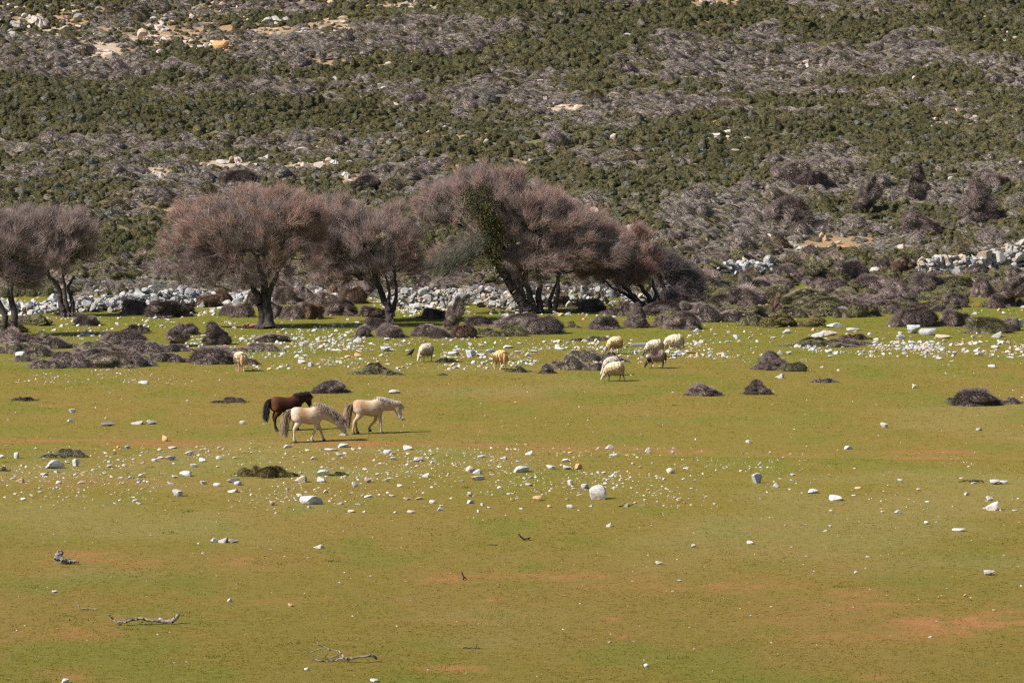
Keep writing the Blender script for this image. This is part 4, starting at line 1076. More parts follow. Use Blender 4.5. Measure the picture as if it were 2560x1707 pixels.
tree('bare_tree', 'mauve bare tree with a leaning forked trunk, between the umbrella tree and the great tree', (975, 806),
     [([(978, 806), (968, 770), (955, 735), (942, 705), (930, 670)], .16), ([(980, 790), (988, 750), (992, 715), (985, 680)], .09), ([(972, 775), (974, 735), (968, 700)], .08)],
     [(890, 585, 150, 85, 2.2), (960, 640, 100, 90, 1.6), (820, 640, 70, 75, 1.0), (835, 545, 85, 50, 1.0), (890, 660, 110, 50, 1.0), (1010, 610, 55, 50, .4)], 52000, .3, False, 820, None, .45, 14)
g, gloc, gs, garr = tree('bare_tree', 'great spreading bare tree with a cluster of dark trunks and green growth inside', (1345, 784),
     [([(1318, 778), (1300, 750), (1278, 712), (1258, 680), (1240, 640)], .25), ([(1335, 780), (1325, 745), (1315, 700), (1310, 640)], .16), ([(1350, 782), (1345, 740), (1350, 700), (1345, 650)], .15), ([(1385, 780), (1392, 745), (1395, 700), (1390, 660)], .11), ([(1378, 782), (1375, 750), (1388, 720), (1398, 690)], .09), ([(1310, 770), (1308, 735), (1296, 700), (1300, 660)], .12), ([(1260, 690), (1200, 600), (1140, 540)], .1)],
     [(1215, 500, 150, 85, 2.2), (1330, 560, 160, 100, 2.6), (1105, 520, 80, 62, .9), (1430, 590, 120, 85, 1.7), (1340, 655, 130, 55, 1.4), (1500, 620, 90, 60, 1.0), (1250, 600, 90, 70, .8), (1190, 450, 60, 35, .4), (1130, 640, 60, 40, .3)], 92000, .38, False, 1300, None, .45, 15)
# green growth in the great tree
rng = np.random.default_rng(99)
def foliage(root, loc, blobs, n, size, m, name):
    acc = Acc()
    tw = sum(b_[4] for b_ in blobs)
    for (cx, cy, rx, ry, wgt, dy) in blobs:
        k = int(n * wgt / tw); c = loc(cx, cy, dy)
        sub = c + unit(26) * rng.random((26, 1)) ** 0.5 * np.array([rx / gs, rx / gs * 0.6, ry / gs])
        q = sub[rng.integers(0, 26, k)] + rng.normal(0, 0.16, (k, 3)) * np.array([1, 1, 1.3])
        leaves(acc, q, unit(k) + np.array([-0.3, -0.3, 0.3]), size * rng.uniform(.6, 1.3, k))
    return link(name, acc.mesh(name, [m]), root)
foliage(g, gloc, [(1195, 500, 40, 55, 1.2, -1.6), (1215, 545, 40, 40, 1, -1.6), (1228, 590, 25, 60, 1.0, -1.5), (1240, 660, 22, 40, .6, -1.3), (1165, 500, 25, 40, .3, -1.5)], 4200, .05, M_leaf, 'foliage')
acc = Acc()
k = 3600
t = rng.random(k); cx = 1225 - 135 * t + rng.normal(0, 12, k); cy = 605 + 78 * t + rng.normal(0, 15, k) - 15
pp = np.stack([(cx - 1345) / gs, rng.normal(-0.9, 0.45, k), (784 - cy) / gs], 1)
dd = np.array([-0.62, 0, -0.55]) + rng.normal(0, .3, (k, 3))
spikes(acc, pp, dd * rng.uniform(.25, .55, k)[:, None], .009)
link('strands', acc.mesh('strands', [M_leaf_grey]), g)

tree('bare_tree', 'low red-twigged bare tree sloping down right of the great tree', (1600, 776),
     [([(1618, 776), (1590, 748), (1565, 722), (1545, 700)], .13), ([(1630, 778), (1620, 740), (1600, 712), (1590, 680)], .12), ([(1612, 774), (1570, 740), (1535, 722), (1510, 700)], .08), ([(1625, 776), (1640, 735), (1630, 700)], .09)],
     [(1535, 625, 100, 62, 2), (1590, 660, 62, 58, 1.4), (1480, 600, 70, 55, .9), (1540, 690, 95, 38, 1.3), (1470, 660, 70, 50, .7)], 38000, .8, False, 560, None, .35, 16)
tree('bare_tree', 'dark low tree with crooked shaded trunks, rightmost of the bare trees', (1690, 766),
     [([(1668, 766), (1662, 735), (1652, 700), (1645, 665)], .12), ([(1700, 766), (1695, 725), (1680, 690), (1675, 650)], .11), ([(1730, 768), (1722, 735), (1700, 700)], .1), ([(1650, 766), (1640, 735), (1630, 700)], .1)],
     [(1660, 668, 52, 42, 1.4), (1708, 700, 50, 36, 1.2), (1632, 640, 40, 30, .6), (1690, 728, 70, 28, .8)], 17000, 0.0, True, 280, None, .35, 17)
rng = np.random.default_rng(21)

# ------------------------------------------------------------------ dead wood
def poly(name, label, base, lines, m, cat, yj=0.06):
    p, s = at1(*base); acc = Acc()
    for pts, r0, r1 in lines:
        P = []
        for i in range(len(pts) - 1):
            for t in np.linspace(0, 1, 5)[:-1 if i < len(pts) - 2 else None]:
                P.append(np.array([(pts[i][0] * (1 - t) + pts[i + 1][0] * t - base[0]) / s, 0, (base[1] - (pts[i][1] * (1 - t) + pts[i + 1][1] * t)) / s]))
        P = np.array(P); k = len(P)
        wob = np.cumsum(rng.normal(0, yj / 3, k)); P[:, 1] += wob + 0.1
        rr = np.linspace(r0, r1, k) / s * rng.uniform(.88, 1.12, k)
        # photo heights are foreshortened ground distance plus lift: keep half of each
        lift = P[:, 2].copy(); P[:, 2] = np.maximum(lift, 0) + rr
        P[1:-1] += rng.normal(0, 0.006, (k - 2, 3))
        dP = P[1:] - P[:-1]
        prisms(acc, P[:-1] - dP * .1, P[1:] + dP * .1, rr[:-1], rr[1:], 7)
    o = link(name, acc.mesh(name, [m], True)); o.location = p
    tag(o, label, cat); return o
poly('dead_branch', 'long pale dead branch with both ends turned up, on the near grass', (360, 1564), [([(272, 1542), (281, 1552), (290, 1559), (312, 1559), (330, 1553), (352, 1553), (380, 1558), (405, 1562), (428, 1560), (440, 1552), (444, 1543)], 2.2, 5.5), ([(366, 1555), (358, 1548), (335, 1546), (302, 1549)], 2, 1), ([(352, 1556), (360, 1562)], 1.5, 1)], M_deadwood, 'branch')
poly('dead_branch', 'forked dead branch with spread bare twigs, nearest the bottom edge', (860, 1656), [([(942, 1651), (934, 1644), (920, 1642), (880, 1647), (858, 1648)], 3.6, 3.0), ([(858, 1648), (848, 1634), (820, 1630), (802, 1622), (788, 1608)], 2.6, 1), ([(802, 1624), (780, 1630), (757, 1631)], 1.5, .8), ([(858, 1648), (835, 1655), (812, 1656), (778, 1651)], 2.6, 1.2), ([(850, 1644), (820, 1644), (796, 1648)], 1.2, .6), ([(806, 1626), (800, 1640), (784, 1646)], 1.1, .6), ([(845, 1640), (828, 1648), (810, 1650)], 1, .6)], M_deadwood, 'branch')
poly('stick', 'small pale crooked stick on the left near grass', (215, 1525), [([(187, 1508), (194, 1510), (198, 1521), (222, 1523), (246, 1524)], 1.3, 1.5)], M_deadwood, 'stick')
poly('stick', 'dark twig with one raised end in the middle of the near grass', (1310, 1352), [([(1297, 1338), (1302, 1346), (1308, 1350), (1320, 1350), (1325, 1347)], 1.8, 2.2)], M_darkwood, 'stick')
poly('stick', 'dark twig standing upright on a patch of red earth', (1158, 1451), [([(1154, 1432), (1157, 1440), (1159, 1450)], 1.6, 2.0), ([(1159, 1444), (1166, 1450)], 1.4, 1.2)], M_darkwood, 'stick')
poly('stick', 'thin straight dark stick lying near the bottom centre', (1178, 1623), [([(1158, 1622), (1178, 1622), (1198, 1621)], 1.3, 1.1), ([(1190, 1621), (1194, 1613)], 1, .8)], M_darkwood, 'stick')
poly('stick', 'long dark stick leaning past a stone at the stony band edge', (1568, 1268), [([(1548, 1267), (1562, 1267), (1574, 1267), (1584, 1262), (1592, 1259)], 1.4, 1.2)], M_darkwood, 'stick')
stone(1566, 1267, 14, 8, 'grey', 'grey stone with a dark stick leaning behind it')
poly('stick', 'short dark stick below the twig with a raised end', (1233, 1364), [([(1222, 1364), (1244, 1364)], 1.1, 1.0)], M_darkwood, 'stick')
poly('dead_branch', 'pale twisted dead branch among stones in the stony band', (338, 1206), [([(314, 1201), (324, 1195), (340, 1200), (350, 1206), (356, 1198)], 1.6, 1.2), ([(336, 1199), (352, 1201)], 1.2, .8)], M_deadwood, 'branch')
poly('exposed_root', 'brown exposed root lying beside the trunk of the umbrella tree', (632, 822), [([(606, 820), (612, 815), (625, 819), (640, 816), (655, 814)], 3, 5), ([(612, 820), (632, 822), (650, 820)], 2, 3)], simple('brown_root', (0.16, 0.08, 0.045), (0.3, 0.17, 0.1), 12), 'root')
poly('dead_twigs', 'patch of red-brown dead twigs on the far right grass', (2430, 1207), [([(2405, 1205), (2420, 1202), (2432, 1205), (2445, 1201), (2458, 1205)], 1.3, 1.5), ([(2425, 1206), (2436, 1200), (2448, 1206)], 1.2, 1), ([(2398, 1206), (2415, 1205)], 1, .8), ([(2440, 1207), (2456, 1202)], 1.2, 1)], M_darkwood, 'twigs')
# stump
st = poly('tree_stump', 'grey gnarled stump with a root, on grass at the lower left', (160, 1411), [([(140, 1412), (142, 1400), (148, 1390), (153, 1390)], 10, 6), ([(148, 1400), (158, 1404), (172, 1404)], 7, 3), ([(152, 1409), (172, 1408), (190, 1406), (196, 1409)], 5, 2.5), ([(170, 1409), (186, 1410)], 4, 2)], M_plank, 'stump')
# weathered board
p, s = at1(1600, 866)
import bmesh
bmx = bmesh.new()
bmesh.ops.create_cube(bmx, size=1)
for v in bmx.verts: v.co = Vector((v.co.x * 46 / s, v.co.y * 0.45, v.co.z * 0.09 + 0.045 + (0.02 if v.co.x > 0 else 0)))
bmesh.ops.bevel(bmx, geom=bmx.edges[:], offset=0.012, segments=2, affect='EDGES')
me = bpy.data.meshes.new('board'); bmx.to_mesh(me); bmx.free(); me.materials.append(M_plank)
o = link('weathered_board', me); o.location = p + Vector((0, .3, 0)); o.rotation_euler = (0.12, -0.03, 0.05)
tag(o, 'long grey weathered board lying on grass beside the pair of cream sheep', 'board')

# ------------------------------------------------------------------ animals
def loft(acc, st, k=14):
    """st: list of (centre, half width sideways, half height) along a path in the x-z plane (y sideways)"""
    c = np.array([q[0] for q in st], float); n = len(st)
    tg = np.gradient(c, axis=0); tg /= np.linalg.norm(tg, axis=1, keepdims=True)
    side = np.tile([0, 1.0, 0], (n, 1)); side -= (side * tg).sum(1, keepdims=True) * tg; side /= np.linalg.norm(side, axis=1, keepdims=True)
    up = np.cross(tg, side)
    ang = np.arange(k) * 2 * np.pi / k
    V = []
    for i in range(n):
        V.append(c[i] + side[i] * st[i][1] * np.cos(ang)[:, None] + up[i] * st[i][2] * np.sin(ang)[:, None])
    V = np.concatenate(V + [c[:1], c[-1:]])
    Q = []; a = np.arange(k); b2 = (a + 1) % k
    for i in range(n - 1): Q.append(np.stack([i * k + a, i * k + b2, (i + 1) * k + b2, (i + 1) * k + a], 1))
    T = np.concatenate([np.stack([np.full(k, n * k), b2, a], 1), np.stack([np.full(k, n * k + 1), (n - 1) * k + a, (n - 1) * k + b2], 1)])
    acc.add(V, T=T, Q=np.concatenate(Q))

def resample(pts, m_=4):
    """smooth a list of (x,y,z,a,b) rows"""
    A = np.array(pts, float); n = len(A); out = []
    for i in range(n - 1):
        p0, p1, p2, p3 = A[max(i - 1, 0)], A[i], A[i + 1], A[min(i + 2, n - 1)]
        for t in np.linspace(0, 1, m_, endpoint=False):
            out.append(0.5 * ((2 * p1) + (-p0 + p2) * t + (2 * p0 - 5 * p1 + 4 * p2 - p3) * t * t + (-p0 + 3 * p1 - 3 * p2 + p3) * t ** 3))
    out.append(A[-1]); out = np.array(out); out[:, 3:] = np.maximum(out[:, 3:], 0.008)
    return [(r[:3], r[3], r[4]) for r in out]

def fuse(acc, voxel):
    """one continuous skin from overlapping closed lofts"""
    me = acc.mesh('tmp', [])
    o = bpy.data.objects.new('tmp', me); C.objects.link(o)
    md = o.modifiers.new('r', 'REMESH'); md.mode = 'VOXEL'; md.voxel_size = voxel
    ms = o.modifiers.new('s', 'SMOOTH'); ms.factor = 0.5; ms.iterations = 4
    dg = bpy.context.evaluated_depsgraph_get(); ev = o.evaluated_get(dg)
    out = bpy.data.meshes.new_from_object(ev)
    bpy.data.objects.remove(o); bpy.data.meshes.remove(me)
    out.polygons.foreach_set('use_smooth', np.ones(len(out.polygons), dtype=bool))
    return out

def coords(me):
    V = np.empty(len(me.vertices) * 3, np.float32); me.vertices.foreach_get('co', V); return V.reshape(-1, 3)

def blob(V, c, r): return np.exp(-(((V - np.array(c)) / np.array(r)) ** 2).sum(1))

def strands(acc, roots, vec, ln, r, segs=4, droop=0.6, k=3):
    """curved tapering strands that fall under their weight"""
    n = len(roots); p = roots.copy(); d_ = vec / np.linalg.norm(vec, axis=1, keepdims=True); st = (ln / segs)[:, None]
    for i in range(segs):
        q = p + d_ * st
        prisms(acc, p, q, r * (1 - i / segs * 0.7), r * (1 - (i + 1) / segs * 0.7), k)
        p = q; d_ = d_ + np.array([0, 0, -droop]) + rng.normal(0, .08, (n, 3)); d_ /= np.linalg.norm(d_, axis=1, keepdims=True)

def pony(label, foot, yaw, hind, fore, neck, head, coatf, mane_m, tail_m, mane_len, tail_to, scale=1.0, lift=None):
    p, s = at1(*foot)
    root = empty('pony', p, yaw, label, 'pony', 'ponies walking on the grass'); root.scale = (scale,) * 3
    acc = Acc()
    loft(acc, resample([(-.50, 0, .80, .04, .06), (-.475, 0, .80, .12, .15), (-.40, 0, .79, .175, .205), (-.26, 0, .78, .20, .225), (-.08, 0, .755, .215, .225), (.10, 0, .735, .225, .24), (.25, 0, .755, .195, .25), (.36, 0, .785, .15, .215), (.44, 0, .79, .10, .15), (.48, 0, .79, .04, .07)]), 18)
    loft(acc, resample([(n_[0], n_[3] if len(n_) > 3 else 0, n_[1], n_[2] * .55, n_[2]) for n_ in neck]), 14)
    (hx, hz), (nx, nz) = head[0], head[1]
    hy0, hy1 = (head[2], head[3]) if len(head) > 2 else (0, 0)
    D = np.array([nx - hx, hy1 - hy0, nz - hz]); L = np.linalg.norm(D); Du = D / L
    pts = []
    for f_, a, b_ in ((-.08, .05, .07), (.08, .085, .115), (.3, .085, .12), (.5, .065, .095), (.72, .052, .07), (.9, .055, .062), (1.0, .03, .035)):
        q = np.array([hx, hy0, hz]) + D * f_; pts.append((*q, a, b_))
    loft(acc, resample(pts), 14)
    perp = np.array([Du[2], 0, -Du[0]]); perp = -perp if perp[2] < 0 else perp
    for sd in (-1, 1):                                         # ears
        e0 = np.array([hx, hy0 + sd * .045, hz]) - Du * 0.02 + perp * .06
        e1 = e0 + (perp * .7 - Du * .6) * .12 + np.array([0, sd * .02, 0])
        loft(acc, [(e0, .028, .018), (e0 * .5 + e1 * .5, .03, .015), (e1, .006, .006)], 8)
    hooves = []
    for sd, (fx, fl) in zip((-1, 1), hind):
        y_ = sd * .105
        hk = -.36 + (fx + .33) * .55
        loft(acc, resample([(-.33, y_ * .9, .84, .10, .12), (-.30, y_, .70, .115, .165), (-.26 + (fx + .33) * .25, y_, .57, .085, .115), ((-.31 + hk) / 2 + .0, y_, .46, .052, .068), (hk, y_, .37 + fl * .6, .04, .052), (hk * .45 + fx * .55, y_, .22 + fl, .029, .033), (fx, y_, .11 + fl, .036, .04), (fx + .03, y_, .045 + fl, .036, .042)]), 12)
        hooves.append((fx + .04, y_, fl))
    for sd, (fx, fl, kx) in zip((-1, 1), fore):
        y_ = sd * .10
        loft(acc, resample([(.28, y_, .78, .08, .12), (.29, y_, .64, .075, .10), (.285 + (kx - .285) * .45, y_, .50, .05, .062), (kx, y_, .335 + fl * .5, .043, .047), (kx * .45 + fx * .55, y_, .21 + fl, .029, .032), (fx, y_, .10 + fl, .035, .038), (fx + .03, y_, .045 + fl, .036, .042)]), 12)
        hooves.append((fx + .04, y_, fl))
    me = fuse(acc, 0.014); V = coords(me)
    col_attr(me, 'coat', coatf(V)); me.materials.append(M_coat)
    link('body', me, root)
    for (x_, y_, fl) in hooves:
        a2 = Acc(); loft(a2, [(np.array([x_ - .008, y_, fl + .0]), .046, .056), (np.array([x_ - .01, y_, fl + .02]), .045, .053), (np.array([x_ - .016, y_, fl + .065]), .038, .042)], 12)
        link('hoof', a2.mesh('hoof', [M_hoof], True), root)
    for sd in (-1, 1):
        a2 = Acc(); c_ = np.array([hx, hy0 + sd * .078, hz]) + D * .26 + perp * .035; V2, T2 = ICO[2]; a2.add(c_ + V2 * .018, T=T2); link('eye', a2.mesh('eye', [M_eye], True), root)
    # mane
    a2 = Acc(); nk = np.array([[n_[0], n_[3] if len(n_) > 3 else 0, n_[1] + n_[2] * .92] for n_ in neck] + [[hx, hy0, hz + .08]])
    m_ = 1500; t = rng.uniform(0, 1, m_); i = np.minimum((t * (len(nk) - 1)).astype(int), len(nk) - 2); f_ = (t * (len(nk) - 1) - i)[:, None]
    r0 = nk[i] * (1 - f_) + nk[i + 1] * f_ + rng.normal(0, .012, (m_, 3))
    v_ = np.stack([rng.normal(0.1, .25, m_), np.where(rng.random(m_) < .75, -1, .6) * rng.uniform(.3, .8, m_), rng.uniform(.1, .7, m_)], 1)
    strands(a2, r0, v_, mane_len * rng.uniform(.5, 1.15, m_), .0055, 4, .75)
    link('mane', a2.mesh('mane', [mane_m], True), root)
    # forelock
    a2 = Acc(); m_ = 40; r0 = np.array([hx, hy0, hz]) + perp * .09 + rng.normal(0, .02, (m_, 3))
    strands(a2, r0, np.tile(Du * .8 + perp * .5, (m_, 1)) + rng.normal(0, .2, (m_, 3)), np.full(m_, .16), .008, 3, .2); link('forelock', a2.mesh('forelock', [mane_m], True), root)
    # tail
    a2 = Acc(); m_ = 700; r0 = np.array([-.475, 0, .90]) + rng.normal(0, .018, (m_, 3))
    u_ = rng.random(m_)
    v_ = np.stack([-rng.uniform(.45, .9, m_), rng.normal(0, .13, m_), rng.uniform(-.9, -.1, m_)], 1)
    strands(a2, r0, v_, (0.92 - tail_to) * (0.6 + .5 * u_), .0065, 7, .8); link('tail', a2.mesh('tail', [tail_m], True), root)
    return root

def cream_a(V):
    c = np.tile(np.array([0.54, 0.425, 0.32]), (len(V), 1))
    def pa(col, m_):
        nonlocal c; c = c + (np.array(col) - c) * np.clip(m_, 0, 1)[:, None]
    pa([0.43, 0.22, 0.09], 1.0 * blob(V, (-.18, 0, .88), (.12, .4, .16)) + .95 * blob(V, (.36, 0, .98), (.13, .3, .14)) + .5 * blob(V, (-.05, 0, .7), (.3, .4, .14)))
    pa([0.62, 0.52, 0.42], .9 * blob(V, (-.44, 0, .8), (.12, .3, .25)) + .6 * blob(V, (.12, 0, 1.0), (.12, .3, .08)))  # first blob: whitish rump highlight painted into the coat colour
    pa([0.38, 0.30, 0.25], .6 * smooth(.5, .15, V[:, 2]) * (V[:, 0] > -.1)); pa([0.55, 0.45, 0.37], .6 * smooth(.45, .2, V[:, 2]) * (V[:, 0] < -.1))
    pa([0.40, 0.33, 0.28], .55 * blob(V, (.05, 0, .60), (.32, .4, .12)))  # grey shading of the lower flank painted into the coat
    pa([0.33, 0.32, 0.34], .8 * smooth(.85, 1.12, V[:, 0])); pa([.08, .08, .1], .9 * smooth(1.08, 1.17, V[:, 0]))
    return c
def cream_b(V):
    c = np.tile(np.array([0.48, 0.355, 0.255]), (len(V), 1))
    def pa(col, m_):
        nonlocal c; c = c + (np.array(col) - c) * np.clip(m_, 0, 1)[:, None]
    pa([0.46, 0.24, 0.10], .85 * blob(V, (-.42, 0, .95), (.14, .3, .1)) + .85 * blob(V, (-.2, 0, .86), (.12, .4, .14)) + .55 * blob(V, (.72, 0, .72), (.12, .3, .16)) + .4 * blob(V, (.3, 0, .7), (.14, .4, .2)))
    pa([0.62, 0.53, 0.43], .7 * blob(V, (.05, 0, .99), (.25, .3, .1)))
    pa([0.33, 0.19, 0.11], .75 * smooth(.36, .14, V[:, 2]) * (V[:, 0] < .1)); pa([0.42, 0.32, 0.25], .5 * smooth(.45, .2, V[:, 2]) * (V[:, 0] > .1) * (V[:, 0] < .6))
    pa([0.36, 0.28, 0.22], .5 * blob(V, (.02, 0, .62), (.32, .4, .12)))  # lower flank shading mixed into the coat colour
    hd = V[:, 0] > .68
    pa([0.50, 0.46, 0.44], .75 * smooth(.68, .5, V[:, 2]) * hd); pa([.07, .06, .06], .95 * smooth(.42, .36, V[:, 2]) * hd)
    return c
def bay(V):
    c = np.tile(np.array([0.034, 0.0125, 0.007]), (len(V), 1))
    def pa(col, m_):
        nonlocal c; c = c + (np.array(col) - c) * np.clip(m_, 0, 1)[:, None]
    pa([0.10, 0.032, 0.012], .8 * blob(V, (-.42, 0, .78), (.14, .4, .22)) + .55 * smooth(.82, .97, V[:, 2]) + .5 * blob(V, (.7, 0, .9), (.12, .3, .08)))
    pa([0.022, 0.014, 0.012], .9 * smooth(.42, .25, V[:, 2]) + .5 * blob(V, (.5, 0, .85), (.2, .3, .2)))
    pa([0.22, 0.09, 0.045], .6 * blob(V, (-.46, 0, .6), (.08, .3, .16)))
    return c
M_mane_grey = hairm('grey_brown_hair', (0.24, 0.19, 0.15), (0.44, 0.35, 0.27), 4)
M_mane_white = hairm('white_hair', (0.45, 0.39, 0.32), (0.66, 0.60, 0.53))
M_tail_cream = hairm('cream_tail_hair', (0.20, 0.15, 0.11), (0.44, 0.33, 0.225), 4)
M_tail_tan = hairm('tan_tail_hair', (0.21, 0.15, 0.105), (0.44, 0.32, 0.22), 4)
M_black_hair = hairm('black_hair', (0.016, 0.012, 0.014), (0.05, 0.042, 0.05))
# brown pony, behind
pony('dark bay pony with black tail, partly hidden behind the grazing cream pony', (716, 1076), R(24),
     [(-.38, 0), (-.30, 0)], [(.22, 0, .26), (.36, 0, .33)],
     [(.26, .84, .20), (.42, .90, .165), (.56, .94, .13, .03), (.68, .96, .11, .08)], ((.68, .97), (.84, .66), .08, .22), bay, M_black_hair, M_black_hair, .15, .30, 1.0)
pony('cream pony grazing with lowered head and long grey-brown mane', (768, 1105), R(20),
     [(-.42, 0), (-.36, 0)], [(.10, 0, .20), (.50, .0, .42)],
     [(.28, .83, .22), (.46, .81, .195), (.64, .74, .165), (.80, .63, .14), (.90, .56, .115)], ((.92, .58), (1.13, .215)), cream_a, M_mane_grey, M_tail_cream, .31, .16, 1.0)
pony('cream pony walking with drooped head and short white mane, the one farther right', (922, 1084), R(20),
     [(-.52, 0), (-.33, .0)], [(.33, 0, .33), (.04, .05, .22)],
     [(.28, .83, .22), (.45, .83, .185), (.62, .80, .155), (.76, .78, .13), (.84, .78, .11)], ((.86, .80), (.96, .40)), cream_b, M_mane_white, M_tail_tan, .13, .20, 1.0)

def sheep(label, foot, yaw, wool, face, leg, scale=1.0, head_low=True, patches=None, legs=None, shag=1.0):
    p, s = at1(*foot)
    root = empty('sheep', p, yaw, label, 'sheep', 'grazing sheep'); root.scale = (scale * .78, scale, scale * 1.03)
    lg = legs or [(-.30, -.28), (.22, .26)]
    acc = Acc()
    loft(acc, resample([(-.36, 0, .44, .06, .08), (-.28, 0, .45, .13, .14), (0, 0, .43, .14, .15), (.24, 0, .43, .12, .14), (.34, 0, .40, .08, .10)]), 12)
    loft(acc, resample([(.26, 0, .44, .08, .11), (.40, 0, .33, .065, .085), (.48, 0, .23, .055, .07)]), 10)
    loft(acc, resample([(.44, 0, .25, .05, .06), (.49, 0, .21, .055, .065), (.55, 0, .12, .042, .05), (.59, 0, .055, .032, .035), (.60, 0, .035, .012, .014)]), 10)
    for sd in (-1, 1):
        e0 = np.array([.47, sd * .05, .255]); e1 = e0 + np.array([-.02, sd * .09, -.045])
        loft(acc, [(e0, .02, .014), ((e0 + e1) / 2, .028, .012), (e1, .006, .006)], 8)
        hx = lg[0][0 if sd < 0 else 1]; fx = lg[1][0 if sd < 0 else 1]
        loft(acc, resample([(-.26, sd * .09, .44, .06, .09), (-.24, sd * .095, .33, .045, .06), ((hx - .27) / 2 - .03, sd * .095, .215, .026, .03), (hx, sd * .095, .09, .02, .022), (hx + .01, sd * .095, .0, .026, .03)]), 9)
        loft(acc, resample([(.20, sd * .085, .42, .05, .06), (.21, sd * .09, .30, .036, .042), ((fx + .21) / 2, sd * .09, .19, .027, .029), (fx, sd * .09, .09, .019, .021), (fx + .01, sd * .09, .0, .026, .03)]), 9)
    me = fuse(acc, 0.012); V = coords(me)
    c = np.tile(np.array(wool), (len(V), 1)).astype(float)
    hd = smooth(.44, .50, V[:, 0]) * (V[:, 2] < .3); c = c + (np.array(face) - c) * hd[:, None]
    lw = smooth(.30, .22, V[:, 2]) * (V[:, 0] < .40); c = c + (np.array(leg) - c) * lw[:, None]
    col_attr(me, 'coat', c); me.materials.append(M_coat); link('body', me, root)
    # fleece
    acc = Acc()
    loft(acc, resample([(-.41, 0, .46, .05, .06), (-.37, 0, .46, .14, .15), (-.26, 0, .475, .215, .205), (-.05, 0, .47, .225, .20), (.14, 0, .455, .20, .185), (.27, 0, .42, .15, .16), (.35, 0, .37, .11, .13), (.42, 0, .30, .085, .10), (.46, 0, .26, .06, .07)]), 16)
    me = fuse(acc, 0.02); V = coords(me)
    V = V + (fbm(V[:, 0] * 9 + V[:, 1] * 5, V[:, 2] * 9, 5, 3)[:, None] - .5) * .04 * (V - np.array([0, 0, .45])) / .2
    me.vertices.foreach_set('co', np.ascontiguousarray(V, np.float32).ravel())
    def wc(V):
        c = np.tile(np.array(wool), (len(V), 1)) * (0.88 + .26 * fbm(V[:, 0] * 7, V[:, 2] * 7 + V[:, 1] * 3, 8, 3))[:, None]
        for (col, ctr, rad, amt) in (patches or []): c = c + (np.array(col) - c) * np.clip(amt * blob(V, ctr, rad), 0, 1)[:, None]
        return c
    k = int(900 * shag); idx = rng.integers(0, len(V), k)
    nrm = V[idx] - np.stack([V[idx][:, 0] * .85, 0 * idx, np.full(k, .46)], 1); nrm /= np.linalg.norm(nrm, axis=1, keepdims=True)
    a2 = Acc(); dd = nrm * .22 + np.array([-.1, 0, -.9]) + rng.normal(0, .16, (k, 3)); sp = V[idx]
    T0 = np.array([list(q.vertices) for q in me.polygons if len(q.vertices) == 4])
    a2.add(V, Q=T0); spikes(a2, sp + nrm * .002, dd * rng.uniform(.05, .12, k)[:, None], .011)
    me2 = a2.mesh('fleece', [M_coat], True); VV = coords(me2); col_attr(me2, 'coat', wc(VV)); link('fleece', me2, root)
    # tail
    a2 = Acc(); loft(a2, resample([(-.40, 0, .55, .03, .03), (-.45, 0, .48, .05, .035), (-.45, 0, .36, .055, .035), (-.43, 0, .24, .035, .025), (-.42, 0, .20, .01, .01)]), 10)
    me3 = a2.mesh('tail', [M_coat], True); VV = coords(me3); tc = np.array(wool) * np.array([.92, .72, .55]); col_attr(me3, 'coat', np.tile(tc, (len(VV), 1))); link('tail', me3, root)
    return root
CREAM = (0.66, 0.53, 0.36); WHITE = (0.58, 0.50, 0.40); GOLD = (0.64, 0.46, 0.25); PINK = (0.69, 0.53, 0.38); BLK = (0.03, 0.027, 0.03); TANF = (0.5, .4, .3)
LFT = R(180)
sheep('lone woolly cream-pink sheep seen from behind beside the grey mound', (600, 928), R(105), PINK, TANF, (.66, .45, .30), 1.05)
sheep('whitish sheep grazing beside the small black crow', (1064, 904), R(230), (0.54, .46, .35), (.5, .45, .38), (.32, .22, .15), 1.0)
sheep('orange-gold sheep seen from behind among white stones', (1250, 924), R(118), (0.66, .47, .25), TANF, (.62, .44, .26), 1.05, patches=[((.70, .36, .10), (-.4, -.05, .42), (.12, .2, .2), .4)])
sheep('golden cream sheep grazing above the wide grey shrub patch', (1537, 885), R(212), GOLD, (.12, .09, .08), (.56, .34, .16), 1.0, patches=[((.8, .64, .42), (.2, 0, .6), (.25, .3, .12), .6)])
sheep('off-white sheep with black nose, nearer of the overlapping cream pair', (1636, 893), R(190), WHITE, (.06, .06, .07), (.2, .16, .14), 1.0)
sheep('pale cream sheep, farther right of the overlapping cream pair', (1685, 884), R(186), (.68, .57, .41), (.40, .30, .22), (.62, .5, .38), 1.1)
sheep('black and white pied sheep with a black head', (1642, 921), R(186), (.33, .25, .20), BLK, BLK, .98, patches=[((.035, .02, .022), (.12, 0, .60), (.20, .3, .14), 2.2), ((.035, .02, .022), (.40, 0, .3), (.12, .2, .14), 2.0), ((.04, .03, .03), (.0, -.1, .42), (.06, .2, .2), 1.2), ((.05, .04, .04), (-.4, 0, .4), (.06, .2, .2), .9)], shag=.6)
sheep('grey-white sheep half hidden behind a cream sheep with dark legs', (1528, 938), R(214), (.46, .41, .36), (.45, .4, .36), (.3, .26, .22), .98)
sheep('cream sheep with dark hind legs, nearest of the flock', (1535, 953), R(190), (.68, .55, .36), (.46, .38, .30), (.06, .05, .05), 1.0, legs=[(-.30, -.44), (.20, .24)])

